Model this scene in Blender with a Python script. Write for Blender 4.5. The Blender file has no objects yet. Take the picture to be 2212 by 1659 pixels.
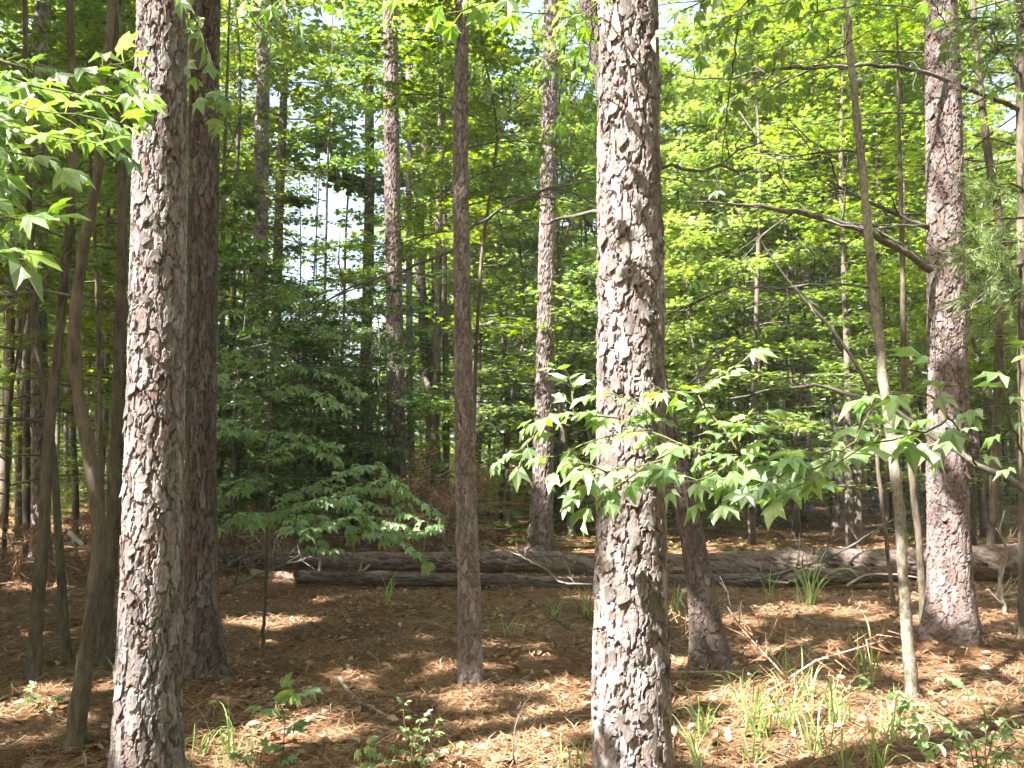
import bpy, math, random
import numpy as np
from mathutils import Matrix, Vector

random.seed(7)
rng = np.random.default_rng(11)
scene = bpy.context.scene
COL = scene.collection

# ------------------------------------------------------------------ camera, sky, sun, exposure
CAM_Z, PITCH, HFOV = 1.6, math.radians(5.0), math.radians(62.0)
cam_data = bpy.data.cameras.new('camera')
cam_data.sensor_width = 36.0
cam_data.lens = 18.0 / math.tan(HFOV / 2)
cam_data.clip_start = 0.05
cam_data.clip_end = 3000.0
cam = bpy.data.objects.new('camera', cam_data)
cam.location = (0, 0, CAM_Z)
cam.rotation_euler = (math.radians(90) + PITCH, 0, 0)
COL.objects.link(cam)
scene.camera = cam

SUN_EL, SUN_AZ = math.radians(52.0), math.radians(-124.0)     # azimuth clockwise from +Y
SUN = np.array([math.sin(SUN_AZ) * math.cos(SUN_EL), math.cos(SUN_AZ) * math.cos(SUN_EL), math.sin(SUN_EL)])

world = bpy.data.worlds.new('World')
scene.world = world
world.use_nodes = True
wn = world.node_tree.nodes
wl = world.node_tree.links
wn.clear()
sky = wn.new('ShaderNodeTexSky')
sky.sky_type = 'NISHITA'
sky.sun_disc = False
sky.sun_elevation = SUN_EL
sky.sun_rotation = SUN_AZ
sky.air_density = 1.3
sky.dust_density = 5.0
sky.ozone_density = 0.6
bg = wn.new('ShaderNodeBackground')
bg.inputs[1].default_value = 0.09
wo = wn.new('ShaderNodeOutputWorld')
wl.new(sky.outputs[0], bg.inputs[0])
wl.new(bg.outputs[0], wo.inputs[0])

sun_data = bpy.data.lights.new('sun', 'SUN')
sun_data.energy = 5.0
sun_data.angle = math.radians(0.53)
sun_data.color = (1.0, 0.955, 0.88)
sun = bpy.data.objects.new('sun', sun_data)
sun.rotation_euler = Vector(SUN).to_track_quat('Z', 'Y').to_euler()
COL.objects.link(sun)

scene.view_settings.view_transform = 'Standard'
scene.view_settings.look = 'None'
scene.view_settings.gamma = 1.0
scene.view_settings.use_curve_mapping = False
scene.view_settings.exposure = 2.65
scene.render.engine = 'CYCLES'
scene.cycles.max_bounces = 4
scene.cycles.diffuse_bounces = 3
scene.cycles.glossy_bounces = 1
scene.cycles.transmission_bounces = 3
scene.cycles.use_adaptive_sampling = True
scene.cycles.adaptive_threshold = 0.04
scene.cycles.sample_clamp_indirect = 6.0
scene.cycles.use_denoising = True
try:
    scene.cycles.denoiser = 'OPENIMAGEDENOISE'
except Exception:
    pass

# ------------------------------------------------------------------ measuring: photo position + distance -> place
FPX = 1106.0 / math.tan(HFOV / 2)
CX, CY = 1106.0, 829.5
SP, CP = math.sin(PITCH), math.cos(PITCH)


def at(u, v, d):
    x = (u - CX) / FPX
    yc = -(v - CY) / FPX
    dy = CP - yc * SP
    dz = SP + yc * CP
    return np.array([x / dy * d, d, CAM_Z + dz / dy * d])


def screen(p):
    y = p[1]
    z = p[2] - CAM_Z
    f = y * CP + z * SP
    up = -y * SP + z * CP
    return CX + FPX * p[0] / f, CY - FPX * up / f


# ------------------------------------------------------------------ noise
_tab = np.random.default_rng(3).random((256, 256))


def vnoise(x, y, px=None):
    xi = np.floor(x).astype(int)
    yi = np.floor(y).astype(int)
    fx = x - xi
    fy = y - yi
    fx = fx * fx * (3 - 2 * fx)
    fy = fy * fy * (3 - 2 * fy)
    x1 = xi + 1
    if px:
        xi = xi % px
        x1 = x1 % px
    a = _tab[xi % 256, yi % 256]
    b = _tab[x1 % 256, yi % 256]
    c = _tab[xi % 256, (yi + 1) % 256]
    d = _tab[x1 % 256, (yi + 1) % 256]
    return (a * (1 - fx) + b * fx) * (1 - fy) + (c * (1 - fx) + d * fx) * fy


def worley(x, y, nx, seed):
    """jittered cells, periodic in x with nx cells; returns F1, F2, id, dy to the cell's centre"""
    r = np.random.default_rng(seed)
    ny = int(np.max(y)) + 6
    jx = r.random((nx, ny + 6)) * 0.9 + 0.05
    jy = r.random((nx, ny + 6)) * 0.9 + 0.05
    idt = r.random((nx, ny + 6))
    xi = np.floor(x).astype(int)
    yi = np.floor(y).astype(int)
    f1 = np.full(x.shape, 9.0)
    f2 = np.full(x.shape, 9.0)
    cid = np.zeros(x.shape)
    cdy = np.zeros(x.shape)
    for ox in (-1, 0, 1):
        for oy in (-1, 0, 1):
            gx = xi + ox
            gy = np.clip(yi + oy + 3, 0, ny + 5)
            px_ = gx + jx[gx % nx, gy]
            py_ = yi + oy + jy[gx % nx, gy]
            dd = np.sqrt((x - px_) ** 2 + (y - py_) ** 2)
            ci = idt[gx % nx, gy]
            m = dd < f1
            f2 = np.where(m, f1, np.minimum(f2, dd))
            cid = np.where(m, ci, cid)
            cdy = np.where(m, y - py_, cdy)
            f1 = np.where(m, dd, f1)
    return f1, f2, cid, cdy


def sstep(a, b, x):
    t = np.clip((x - a) / (b - a), 0, 1)
    return t * t * (3 - 2 * t)


MOUNDS = []
for u_, d_, r_, h_ in ((318, 4.0, .38, .07), (434, 6.3, .42, .09), (1016, 6.1, .28, .06), (1364, 3.75, .4, .07), (1536, 6.5, .4, .09), (2053, 7.4, .55, .14), (1968, 6.0, .22, .04), (163, 4.9, .25, .04), (1640, 5.0, .3, .05), (1815, 5.1, .35, .05), (838, 9.2, .3, .10), (1752, 9.2, .35, .10)):
    q_ = at(u_, 990, d_)
    MOUNDS.append((q_[0], d_, r_, h_))


def ground_z(x, y):
    x = np.asarray(x, float)
    y = np.asarray(y, float)
    near = np.exp(-((np.hypot(x, y - 8)) / 40.0) ** 2)
    z = (vnoise(x * 0.35 + 40, y * 0.35 + 31) - 0.5) * 0.16 + (vnoise(x * 1.3 + 9, y * 1.3 + 4) - 0.5) * 0.07
    z = z + (vnoise(x * 5 + 9, y * 5 + 4) - 0.5) * 0.025
    z = z * near
    for bx, by, br_, bh in MOUNDS:
        z = z + bh * np.exp(-((x - bx) ** 2 + (y - by) ** 2) / br_ ** 2)
    return z


def on_ground(u, v):
    """the point of the ground seen at u, v"""
    d = 6.0
    for _ in range(12):
        p = at(u, v, 1.0)
        s = (p[2] - CAM_Z)
        d = (CAM_Z - float(ground_z(p[0] * d, d))) / max(-s, 1e-3)
    p = at(u, v, d)
    p[2] = float(ground_z(p[0], p[1]))
    return p


# ------------------------------------------------------------------ mesh helpers
def mesh_np(name, V, F, mat, smooth=False, col=None):
    V = np.ascontiguousarray(V, dtype=np.float32)
    F = np.ascontiguousarray(F, dtype=np.int32)
    m, k = F.shape
    me = bpy.data.meshes.new(name)
    me.vertices.add(len(V))
    me.vertices.foreach_set('co', V.ravel())
    me.loops.add(m * k)
    me.loops.foreach_set('vertex_index', F.ravel())
    me.polygons.add(m)
    me.polygons.foreach_set('loop_start', np.arange(0, m * k, k, dtype=np.int32))
    me.polygons.foreach_set('use_smooth', np.full(m, smooth, dtype=bool))
    me.update(calc_edges=True)
    if col is not None:
        a = me.color_attributes.new('col', 'FLOAT_COLOR', 'POINT')
        c = np.ones((len(V), 4), np.float32)
        c[:, :3] = col
        a.data.foreach_set('color', c.ravel())
    me.materials.append(mat)
    return me


class Acc:
    def __init__(self):
        self.V, self.F, self.n = [], [], 0

    def add(self, V, F):
        V = np.asarray(V, float)
        self.V.append(V)
        self.F.append(np.asarray(F, int) + self.n)
        self.n += len(V)

    def mesh(self, name, mat, smooth=False, origin=(0, 0, 0)):
        return mesh_np(name, np.vstack(self.V) - np.asarray(origin, float), np.vstack(self.F), mat, smooth)


def smooth_path(pts, rad, step=0.25, jitter=0.0, r=None):
    pts = np.asarray(pts, float)
    rad = np.asarray(rad, float)
    if len(pts) == 2:
        pts = np.vstack([pts[0], pts.mean(0), pts[1]])
        rad = np.array([rad[0], rad.mean(), rad[1]])
    E = np.vstack([2 * pts[0] - pts[1], pts, 2 * pts[-1] - pts[-2]])
    out, ro = [], []
    for i in range(1, len(E) - 2):
        p0, p1, p2, p3 = E[i - 1:i + 3]
        n = max(2, int(np.linalg.norm(p2 - p1) / step))
        for t in np.arange(n) / n:
            out.append(0.5 * ((2 * p1) + (-p0 + p2) * t + (2 * p0 - 5 * p1 + 4 * p2 - p3) * t * t + (-p0 + 3 * p1 - 3 * p2 + p3) * t ** 3))
            ro.append(rad[i - 1] * (1 - t) + rad[i] * t)
    out.append(pts[-1])
    ro.append(rad[-1])
    out = np.array(out)
    if jitter and r is not None:
        out[1:-1] += r.normal(0, jitter, out[1:-1].shape)
    return out, np.array(ro)


def tube(pts, rad, n=6, wob=0.0, r=None):
    pts = np.asarray(pts, float)
    k = len(pts)
    T = np.gradient(pts, axis=0)
    T /= np.linalg.norm(T, axis=1)[:, None] + 1e-9
    ref = np.array([0, 0, 1.0]) if abs(T[:, 2]).mean() < 0.8 else np.array([0, 1.0, 0])
    A = np.cross(T, ref)
    A /= np.linalg.norm(A, axis=1)[:, None] + 1e-9
    B = np.cross(T, A)
    th = np.arange(n) * 2 * np.pi / n
    R = np.asarray(rad)[:, None] * np.ones((1, n))
    if wob and r is not None:
        R = R * (1 + r.normal(0, wob, R.shape))
    V = pts[:, None, :] + R[:, :, None] * (A[:, None, :] * np.cos(th)[None, :, None] + B[:, None, :] * np.sin(th)[None, :, None])
    V = V.reshape(-1, 3)
    i = np.arange(k - 1)[:, None] * n
    j = np.arange(n)[None, :]
    a = (i + j).ravel()
    b = (i + (j + 1) % n).ravel()
    F = np.vstack([np.stack([a, b, b + n], 1), np.stack([a, b + n, a + n], 1)])
    caps = [[0, q + 1, q] for q in range(1, n - 1)] + [[(k - 1) * n, (k - 1) * n + q, (k - 1) * n + q + 1] for q in range(1, n - 1)]
    return V, np.vstack([F, np.array(caps)])


def thing(name, label, cat, loc=(0, 0, 0), group=None):
    o = bpy.data.objects.new(name, None)
    o.empty_display_size = 0.2
    o.location = tuple(float(c) for c in loc)
    COL.objects.link(o)
    o['label'] = label
    o['category'] = cat
    if group:
        o['group'] = group
    return o


def part(name, me, parent, mtx=None, label=None):
    o = bpy.data.objects.new(name, me)
    if name in ('branches', 'boughs', 'dead_needles', 'trunks'):
        o['kind'] = 'stuff'
    COL.objects.link(o)
    o.parent = parent
    if mtx is not None:
        o.matrix_local = mtx
    if label:
        o['label'] = label
    return o


def single(name, me, label, cat, loc=(0, 0, 0), group=None, kind=None):
    o = bpy.data.objects.new(name, me)
    o.location = tuple(float(c) for c in loc)
    COL.objects.link(o)
    if label:
        o['label'] = label
        o['category'] = cat
    if group:
        o['group'] = group
    if kind:
        o['kind'] = kind
    return o


# ------------------------------------------------------------------ materials
def new_mat(name):
    m = bpy.data.materials.new(name)
    m.use_nodes = True
    m.node_tree.nodes.clear()
    return m, m.node_tree.nodes, m.node_tree.links


def ramp(nodes, stops):
    r = nodes.new('ShaderNodeValToRGB')
    el = r.color_ramp.elements
    while len(el) < len(stops):
        el.new(0.5)
    for e, (p, c) in zip(el, stops):
        e.position = p
        e.color = (*c, 1)
    return r


def leaf_mat(name, refl, trans, rough=0.42, spec=0.5, var=1.0, yellow=0.0):
    m, N, L = new_mat(name)
    g = N.new('ShaderNodeNewGeometry')
    tc = N.new('ShaderNodeTexCoord')
    nz = N.new('ShaderNodeTexNoise')
    nz.inputs['Scale'].default_value = 0.55
    nz.inputs['Detail'].default_value = 2
    L.new(tc.outputs['Object'], nz.inputs['Vector'])
    mx = N.new('ShaderNodeMath')
    mx.operation = 'MULTIPLY_ADD'
    mx.inputs[1].default_value = 0.6
    L.new(g.outputs['Random Per Island'], mx.inputs[0])
    m2 = N.new('ShaderNodeMath')
    m2.operation = 'MULTIPLY'
    m2.inputs[1].default_value = 0.4
    L.new(nz.outputs['Fac'], m2.inputs[0])
    L.new(m2.outputs[0], mx.inputs[2])

    def cols(c, k):
        c = np.array(c)
        lo = c * (1 - 0.38 * var) * np.array([0.85, 1, 1.15])
        hi = c * (1 + 0.3 * var) * np.array([1.25, 1.04, 0.8])
        return ramp(N, [(0.1, lo), (0.5, c), (0.9, hi)])
    r1 = cols(refl, 0)
    r2 = cols(trans, 0)
    L.new(mx.outputs[0], r1.inputs[0])
    L.new(mx.outputs[0], r2.inputs[0])
    oi = N.new('ShaderNodeObjectInfo')
    hs = []
    for src in (r1, r2):
        h = N.new('ShaderNodeHueSaturation')
        for sock, lo, hi, mul in (('Hue', 0.478, 0.510, 1.0), ('Saturation', 0.92, 1.15, 7.31), ('Value', 0.60, 1.25, 13.7)):
            w1 = N.new('ShaderNodeMath')
            w1.operation = 'MULTIPLY'
            w1.inputs[1].default_value = mul
            L.new(oi.outputs['Random'], w1.inputs[0])
            w2 = N.new('ShaderNodeMath')
            w2.operation = 'FRACT'
            L.new(w1.outputs[0], w2.inputs[0])
            w3 = N.new('ShaderNodeMath')
            w3.operation = 'MULTIPLY_ADD'
            w3.inputs[1].default_value = hi - lo
            w3.inputs[2].default_value = lo
            L.new(w2.outputs[0], w3.inputs[0])
            L.new(w3.outputs[0], h.inputs[sock])
        L.new(src.outputs[0], h.inputs['Color'])
        hs.append(h)
    pb = N.new('ShaderNodeBsdfPrincipled')
    pb.inputs['Roughness'].default_value = rough
    pb.inputs['Specular IOR Level'].default_value = spec
    L.new(hs[0].outputs[0], pb.inputs['Base Color'])
    tr = N.new('ShaderNodeBsdfTranslucent')
    L.new(hs[1].outputs[0], tr.inputs['Color'])
    ad = N.new('ShaderNodeAddShader')
    L.new(pb.outputs[0], ad.inputs[0])
    L.new(tr.outputs[0], ad.inputs[1])
    out = N.new('ShaderNodeOutputMaterial')
    L.new(ad.outputs[0], out.inputs[0])
    return m


M_LEAF = leaf_mat('hardwood_leaf', (0.056, 0.094, 0.030), (0.140, 0.212, 0.026))
M_LEAF_NEAR = leaf_mat('sweetgum_leaf', (0.125, 0.188, 0.085), (0.12, 0.215, 0.03), rough=0.38, spec=0.6, var=0.7)
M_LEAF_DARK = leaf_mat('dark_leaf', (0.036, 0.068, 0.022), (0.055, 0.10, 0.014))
M_NEEDLE = leaf_mat('pine_needles', (0.055, 0.11, 0.035), (0.04, 0.09, 0.02))
M_CEDAR = leaf_mat('cedar_scales', (0.12, 0.19, 0.085), (0.07, 0.13, 0.03))
M_GRASS = leaf_mat('grass_blade', (0.15, 0.22, 0.085), (0.135, 0.215, 0.045), var=0.8)


def bark_mat(name, bump_scale, tint=(1, 1, 1)):
    m, N, L = new_mat(name)
    at_ = N.new('ShaderNodeAttribute')
    at_.attribute_name = 'col'
    tc = N.new('ShaderNodeTexCoord')
    mp = N.new('ShaderNodeMapping')
    mp.inputs['Scale'].default_value = (1, 1, 0.35)
    L.new(tc.outputs['Object'], mp.inputs[0])
    nz = N.new('ShaderNodeTexNoise')
    nz.inputs['Scale'].default_value = 90 * bump_scale
    nz.inputs['Detail'].default_value = 6
    nz.inputs['Roughness'].default_value = 0.65
    L.new(mp.outputs[0], nz.inputs['Vector'])
    n2 = N.new('ShaderNodeTexNoise')
    n2.inputs['Scale'].default_value = 14
    n2.inputs['Detail'].default_value = 4
    L.new(tc.outputs['Object'], n2.inputs['Vector'])
    r1 = ramp(N, [(0.3, (0.62 * tint[0], 0.60 * tint[1], 0.58 * tint[2])), (0.7, (1.25 * tint[0], 1.25 * tint[1], 1.25 * tint[2]))])
    L.new(nz.outputs['Fac'], r1.inputs[0])
    r2 = ramp(N, [(0.35, (1.0, 0.9, 0.82)), (0.6, (1.0, 1.0, 1.0)), (0.75, (0.95, 1.02, 0.92))])
    L.new(n2.outputs['Fac'], r2.inputs[0])
    a = N.new('ShaderNodeMix')
    a.data_type = 'RGBA'
    a.blend_type = 'MULTIPLY'
    a.inputs[0].default_value = 1
    L.new(at_.outputs['Color'], a.inputs[6])
    L.new(r1.outputs[0], a.inputs[7])
    b = N.new('ShaderNodeMix')
    b.data_type = 'RGBA'
    b.blend_type = 'MULTIPLY'
    b.inputs[0].default_value = 1
    L.new(a.outputs[2], b.inputs[6])
    L.new(r2.outputs[0], b.inputs[7])
    bp = N.new('ShaderNodeBump')
    bp.inputs['Strength'].default_value = 0.75
    bp.inputs['Distance'].default_value = 0.006
    L.new(nz.outputs['Fac'], bp.inputs['Height'])
    pb = N.new('ShaderNodeBsdfPrincipled')
    pb.inputs['Roughness'].default_value = 0.88
    pb.inputs['Specular IOR Level'].default_value = 0.25
    L.new(b.outputs[2], pb.inputs['Base Color'])
    L.new(bp.outputs[0], pb.inputs['Normal'])
    out = N.new('ShaderNodeOutputMaterial')
    L.new(pb.outputs[0], out.inputs[0])
    return m


M_BARK = bark_mat('pine_bark', 1.0)
M_PLATE = bark_mat('bark_plate', 0.06)


def wood_mat(name, c0, c1, scale=18, bump=0.004, zs=0.25):
    m, N, L = new_mat(name)
    tc = N.new('ShaderNodeTexCoord')
    mp = N.new('ShaderNodeMapping')
    mp.inputs['Scale'].default_value = (1, 1, zs)
    L.new(tc.outputs['Object'], mp.inputs[0])
    nz = N.new('ShaderNodeTexNoise')
    nz.inputs['Scale'].default_value = scale
    nz.inputs['Detail'].default_value = 6
    nz.inputs['Roughness'].default_value = 0.7
    L.new(mp.outputs[0], nz.inputs['Vector'])
    n2 = N.new('ShaderNodeTexNoise')
    n2.inputs['Scale'].default_value = 2.3
    n2.inputs['Detail'].default_value = 3
    L.new(tc.outputs['Object'], n2.inputs['Vector'])
    ad = N.new('ShaderNodeMath')
    ad.operation = 'MULTIPLY_ADD'
    ad.inputs[1].default_value = 0.55
    L.new(nz.outputs['Fac'], ad.inputs[0])
    mu = N.new('ShaderNodeMath')
    mu.operation = 'MULTIPLY'
    mu.inputs[1].default_value = 0.45
    L.new(n2.outputs['Fac'], mu.inputs[0])
    L.new(mu.outputs[0], ad.inputs[2])
    r = ramp(N, [(0.38, c0), (0.62, c1)])
    L.new(ad.outputs[0], r.inputs[0])
    bp = N.new('ShaderNodeBump')
    bp.inputs['Strength'].default_value = 0.8
    bp.inputs['Distance'].default_value = bump
    L.new(nz.outputs['Fac'], bp.inputs['Height'])
    pb = N.new('ShaderNodeBsdfPrincipled')
    pb.inputs['Roughness'].default_value = 0.85
    pb.inputs['Specular IOR Level'].default_value = 0.3
    L.new(r.outputs[0], pb.inputs['Base Color'])
    L.new(bp.outputs[0], pb.inputs['Normal'])
    out = N.new('ShaderNodeOutputMaterial')
    L.new(pb.outputs[0], out.inputs[0])
    return m


M_HARD = wood_mat('hardwood_bark', (0.055, 0.041, 0.028), (0.20, 0.165, 0.12), 34, 0.012)
M_MOTTLED = wood_mat('mottled_bark', (0.075, 0.062, 0.045), (0.34, 0.31, 0.25), 46, 0.006, 0.6)
M_HARD_FAR = wood_mat('far_bark', (0.070, 0.055, 0.045), (0.19, 0.16, 0.135), 22, 0.01)
M_LIMB = wood_mat('limb_bark', (0.045, 0.040, 0.033), (0.21, 0.195, 0.165), 38, 0.008, 1.0)
M_DEAD = wood_mat('dead_wood', (0.13, 0.10, 0.075), (0.42, 0.36, 0.29), 60, 0.003, 1.0)
M_TWIG = wood_mat('green_twig', (0.06, 0.065, 0.03), (0.17, 0.15, 0.08), 60, 0.001, 1.0)
M_STEMRED = wood_mat('brown_twig', (0.09, 0.05, 0.03), (0.24, 0.15, 0.09), 60, 0.001, 1.0)


def litter_mat(name, stops, rough=0.8, trans=None):
    m, N, L = new_mat(name)
    g = N.new('ShaderNodeNewGeometry')
    r = ramp(N, stops)
    L.new(g.outputs['Random Per Island'], r.inputs[0])
    pb = N.new('ShaderNodeBsdfPrincipled')
    pb.inputs['Roughness'].default_value = rough
    pb.inputs['Specular IOR Level'].default_value = 0.3
    L.new(r.outputs[0], pb.inputs['Base Color'])
    out = N.new('ShaderNodeOutputMaterial')
    L.new(pb.outputs[0], out.inputs[0])
    return m


M_STRAW = litter_mat('pine_straw', [(0.0, (0.11, 0.055, 0.028)), (0.4, (0.24, 0.128, 0.063)), (0.8, (0.38, 0.232, 0.13)), (1.0, (0.53, 0.385, 0.25))])
M_DRYLEAF = litter_mat('dry_leaf', [(0.0, (0.11, 0.055, 0.03)), (0.5, (0.28, 0.16, 0.09)), (0.85, (0.40, 0.27, 0.17)), (1.0, (0.52, 0.42, 0.31))])
M_REDNEEDLE = litter_mat('dead_needles', [(0.0, (0.14, 0.065, 0.035)), (0.6, (0.30, 0.15, 0.075)), (1.0, (0.42, 0.26, 0.15))])


def ground_mat():
    m, N, L = new_mat('forest_floor')
    tc = N.new('ShaderNodeTexCoord')
    n1 = N.new('ShaderNodeTexNoise')
    n1.inputs['Scale'].default_value = 0.8
    n1.inputs['Detail'].default_value = 8
    n1.inputs['Roughness'].default_value = 0.7
    L.new(tc.outputs['Object'], n1.inputs['Vector'])
    n2 = N.new('ShaderNodeTexNoise')
    n2.inputs['Scale'].default_value = 24
    n2.inputs['Detail'].default_value = 8
    n2.inputs['Roughness'].default_value = 0.75
    L.new(tc.outputs['Object'], n2.inputs['Vector'])
    ad = N.new('ShaderNodeMath')
    ad.operation = 'MULTIPLY_ADD'
    ad.inputs[1].default_value = 0.6
    L.new(n2.outputs['Fac'], ad.inputs[0])
    mu = N.new('ShaderNodeMath')
    mu.operation = 'MULTIPLY'
    mu.inputs[1].default_value = 0.4
    L.new(n1.outputs['Fac'], mu.inputs[0])
    L.new(mu.outputs[0], ad.inputs[2])
    r = ramp(N, [(0.34, (0.05, 0.028, 0.016)), (0.47, (0.155, 0.080, 0.041)), (0.56, (0.25, 0.143, 0.077)), (0.68, (0.36, 0.24, 0.148))])
    L.new(ad.outputs[0], r.inputs[0])
    bp = N.new('ShaderNodeBump')
    bp.inputs['Strength'].default_value = 1
    bp.inputs['Distance'].default_value = 0.03
    L.new(n2.outputs['Fac'], bp.inputs['Height'])
    pb = N.new('ShaderNodeBsdfPrincipled')
    pb.inputs['Roughness'].default_value = 0.95
    pb.inputs['Specular IOR Level'].default_value = 0.15
    L.new(r.outputs[0], pb.inputs['Base Color'])
    L.new(bp.outputs[0], pb.inputs['Normal'])
    out = N.new('ShaderNodeOutputMaterial')
    L.new(pb.outputs[0], out.inputs[0])
    return m


# ------------------------------------------------------------------ ground
def build_ground():
    def axis(lo, hi, n, k, c):
        t = np.linspace(np.arcsinh((lo - c) / k), np.arcsinh((hi - c) / k), n)
        return c + k * np.sinh(t)
    xs = axis(-320, 320, 290, 4.0, 0.0)
    ys = axis(-100, 460, 320, 5.0, 7.0)
    X, Y = np.meshgrid(xs, ys)
    Z = ground_z(X, Y)
    V = np.stack([X, Y, Z], -1).reshape(-1, 3)
    nx, ny = len(xs), len(ys)
    i = np.arange(ny - 1)[:, None] * nx
    j = np.arange(nx - 1)[None, :]
    a = (i + j).ravel()
    F = np.stack([a, a + 1, a + 1 + nx, a + nx], 1)
    single('ground', mesh_np('ground', V, F, ground_mat(), True), None, None, kind='structure')


build_ground()


# ------------------------------------------------------------------ leaf templates
def leaf_outline(lobes=5, wide=1.0):
    # sweetgum-like star: (angle from tip, radius)
    out = []
    tips = [0, 52, 108] if lobes == 5 else [0, 62]
    rad = [1.0, 0.92, 0.66] if lobes == 5 else [1.0, 0.82]
    seq = []
    for k, (t, r_) in enumerate(zip(tips, rad)):
        if k:
            seq.append(((tips[k - 1] + t) / 2, 0.62 if k == 1 else 0.56, 'sinus'))
        seq.append((t - 15 if k else -0.0, r_ * 0.70, 'sh') if k else (0, r_, 'tip'))
        if k:
            seq.append((t, r_, 'tip'))
        seq.append((t + 15, r_ * 0.70, 'sh'))
    seq.append((158, 0.36, 'sinus'))
    right = [(a, r_, k) for a, r_, k in seq]
    left = [(-a, r_, k) for a, r_, k in seq if a > 0]
    return right, left[::-1]


def leaf_template(lobes=5, droop=0.25, fold=0.09, petiole=0.55, seed=0, width=0.5):
    """unit leaf, width about 1; origin at the foot of the leaf stalk, blade towards +Y, top +Z"""
    r = np.random.default_rng(seed)
    R, Lf = leaf_outline(lobes)
    pts = R + [(180, 0.16, 'sinus')] + Lf
    V = [[0, 0, 0]]
    for a, rr, k in pts:
        a_ = math.radians(a + r.normal(0, 2.5))
        rr = rr * (1 + r.normal(0, 0.05)) * width * 1.08
        z = -droop * (rr * 1.7) ** 2 + (fold if k == 'sinus' else (0.02 if k == 'sh' else -0.03)) * 0.6
        V.append([math.sin(a_) * rr, math.cos(a_) * rr, z])
    n = len(pts)
    F = [[0, 1 + (q + 1) % n, 1 + q] for q in range(n)]
    V = np.array(V)
    V[:, 1] += petiole + 0.0
    if petiole > 0.01:
        b = len(V)
        V = np.vstack([V, [[-0.011, 0, 0.0], [0.011, 0, 0.0], [0.012, petiole * 0.5, 0.045], [-0.012, petiole * 0.5, 0.045],
                           [0.014, petiole + 0.02, 0.005], [-0.014, petiole + 0.02, 0.005]]])
        F += [[b, b + 1, b + 2], [b, b + 2, b + 3], [b + 3, b + 2, b + 4], [b + 3, b + 4, b + 5]]
    return V, np.array(F)


def mid_leaf(seed=0):
    """ten-sided star for leaves some way off"""
    r = np.random.default_rng(seed)
    V = [[0, 0.4, 0.03]]
    for k, (a, rr) in enumerate([(0, .62), (28, .26), (58, .56), (90, .24), (125, .42), (180, .18), (-125, .42), (-90, .24), (-58, .56), (-28, .26)]):
        a_ = math.radians(a)
        V.append([math.sin(a_) * rr, 0.4 + math.cos(a_) * rr, -0.10 * (rr > .3) + 0.03])
    F = [[0, 1 + (q + 1) % 10, 1 + q] for q in range(10)]
    return np.array(V), np.array(F)


def far_leaf():
    V = np.array([[0, -0.1, 0], [0.42, 0.35, 0.07], [0, 0.95, -0.06], [-0.42, 0.35, 0.07]])
    return V, np.array([[0, 1, 2], [0, 2, 3]])


def frames(head, tilt, r):
    """N rotation matrices: tip along azimuth head, normal tilted by random amounts"""
    n = len(head)
    y = np.stack([np.cos(head), np.sin(head), -0.15 + r.normal(0, tilt, n) * 0.8], 1)
    y /= np.linalg.norm(y, axis=1)[:, None]
    up = np.stack([r.normal(0, tilt, n), r.normal(0, tilt, n), np.ones(n)], 1)
    x = np.cross(y, up)
    x /= np.linalg.norm(x, axis=1)[:, None]
    z = np.cross(x, y)
    return np.stack([x, y, z], 2)


def stamp(T, P, R, S):
    V, F = T
    n, k = len(P), len(V)
    W = np.einsum('nij,kj->nki', R, V) * S[:, None, None] + P[:, None, :]
    G = F[None] + (np.arange(n) * k)[:, None, None]
    return W.reshape(-1, 3), G.reshape(-1, F.shape[1])


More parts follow.
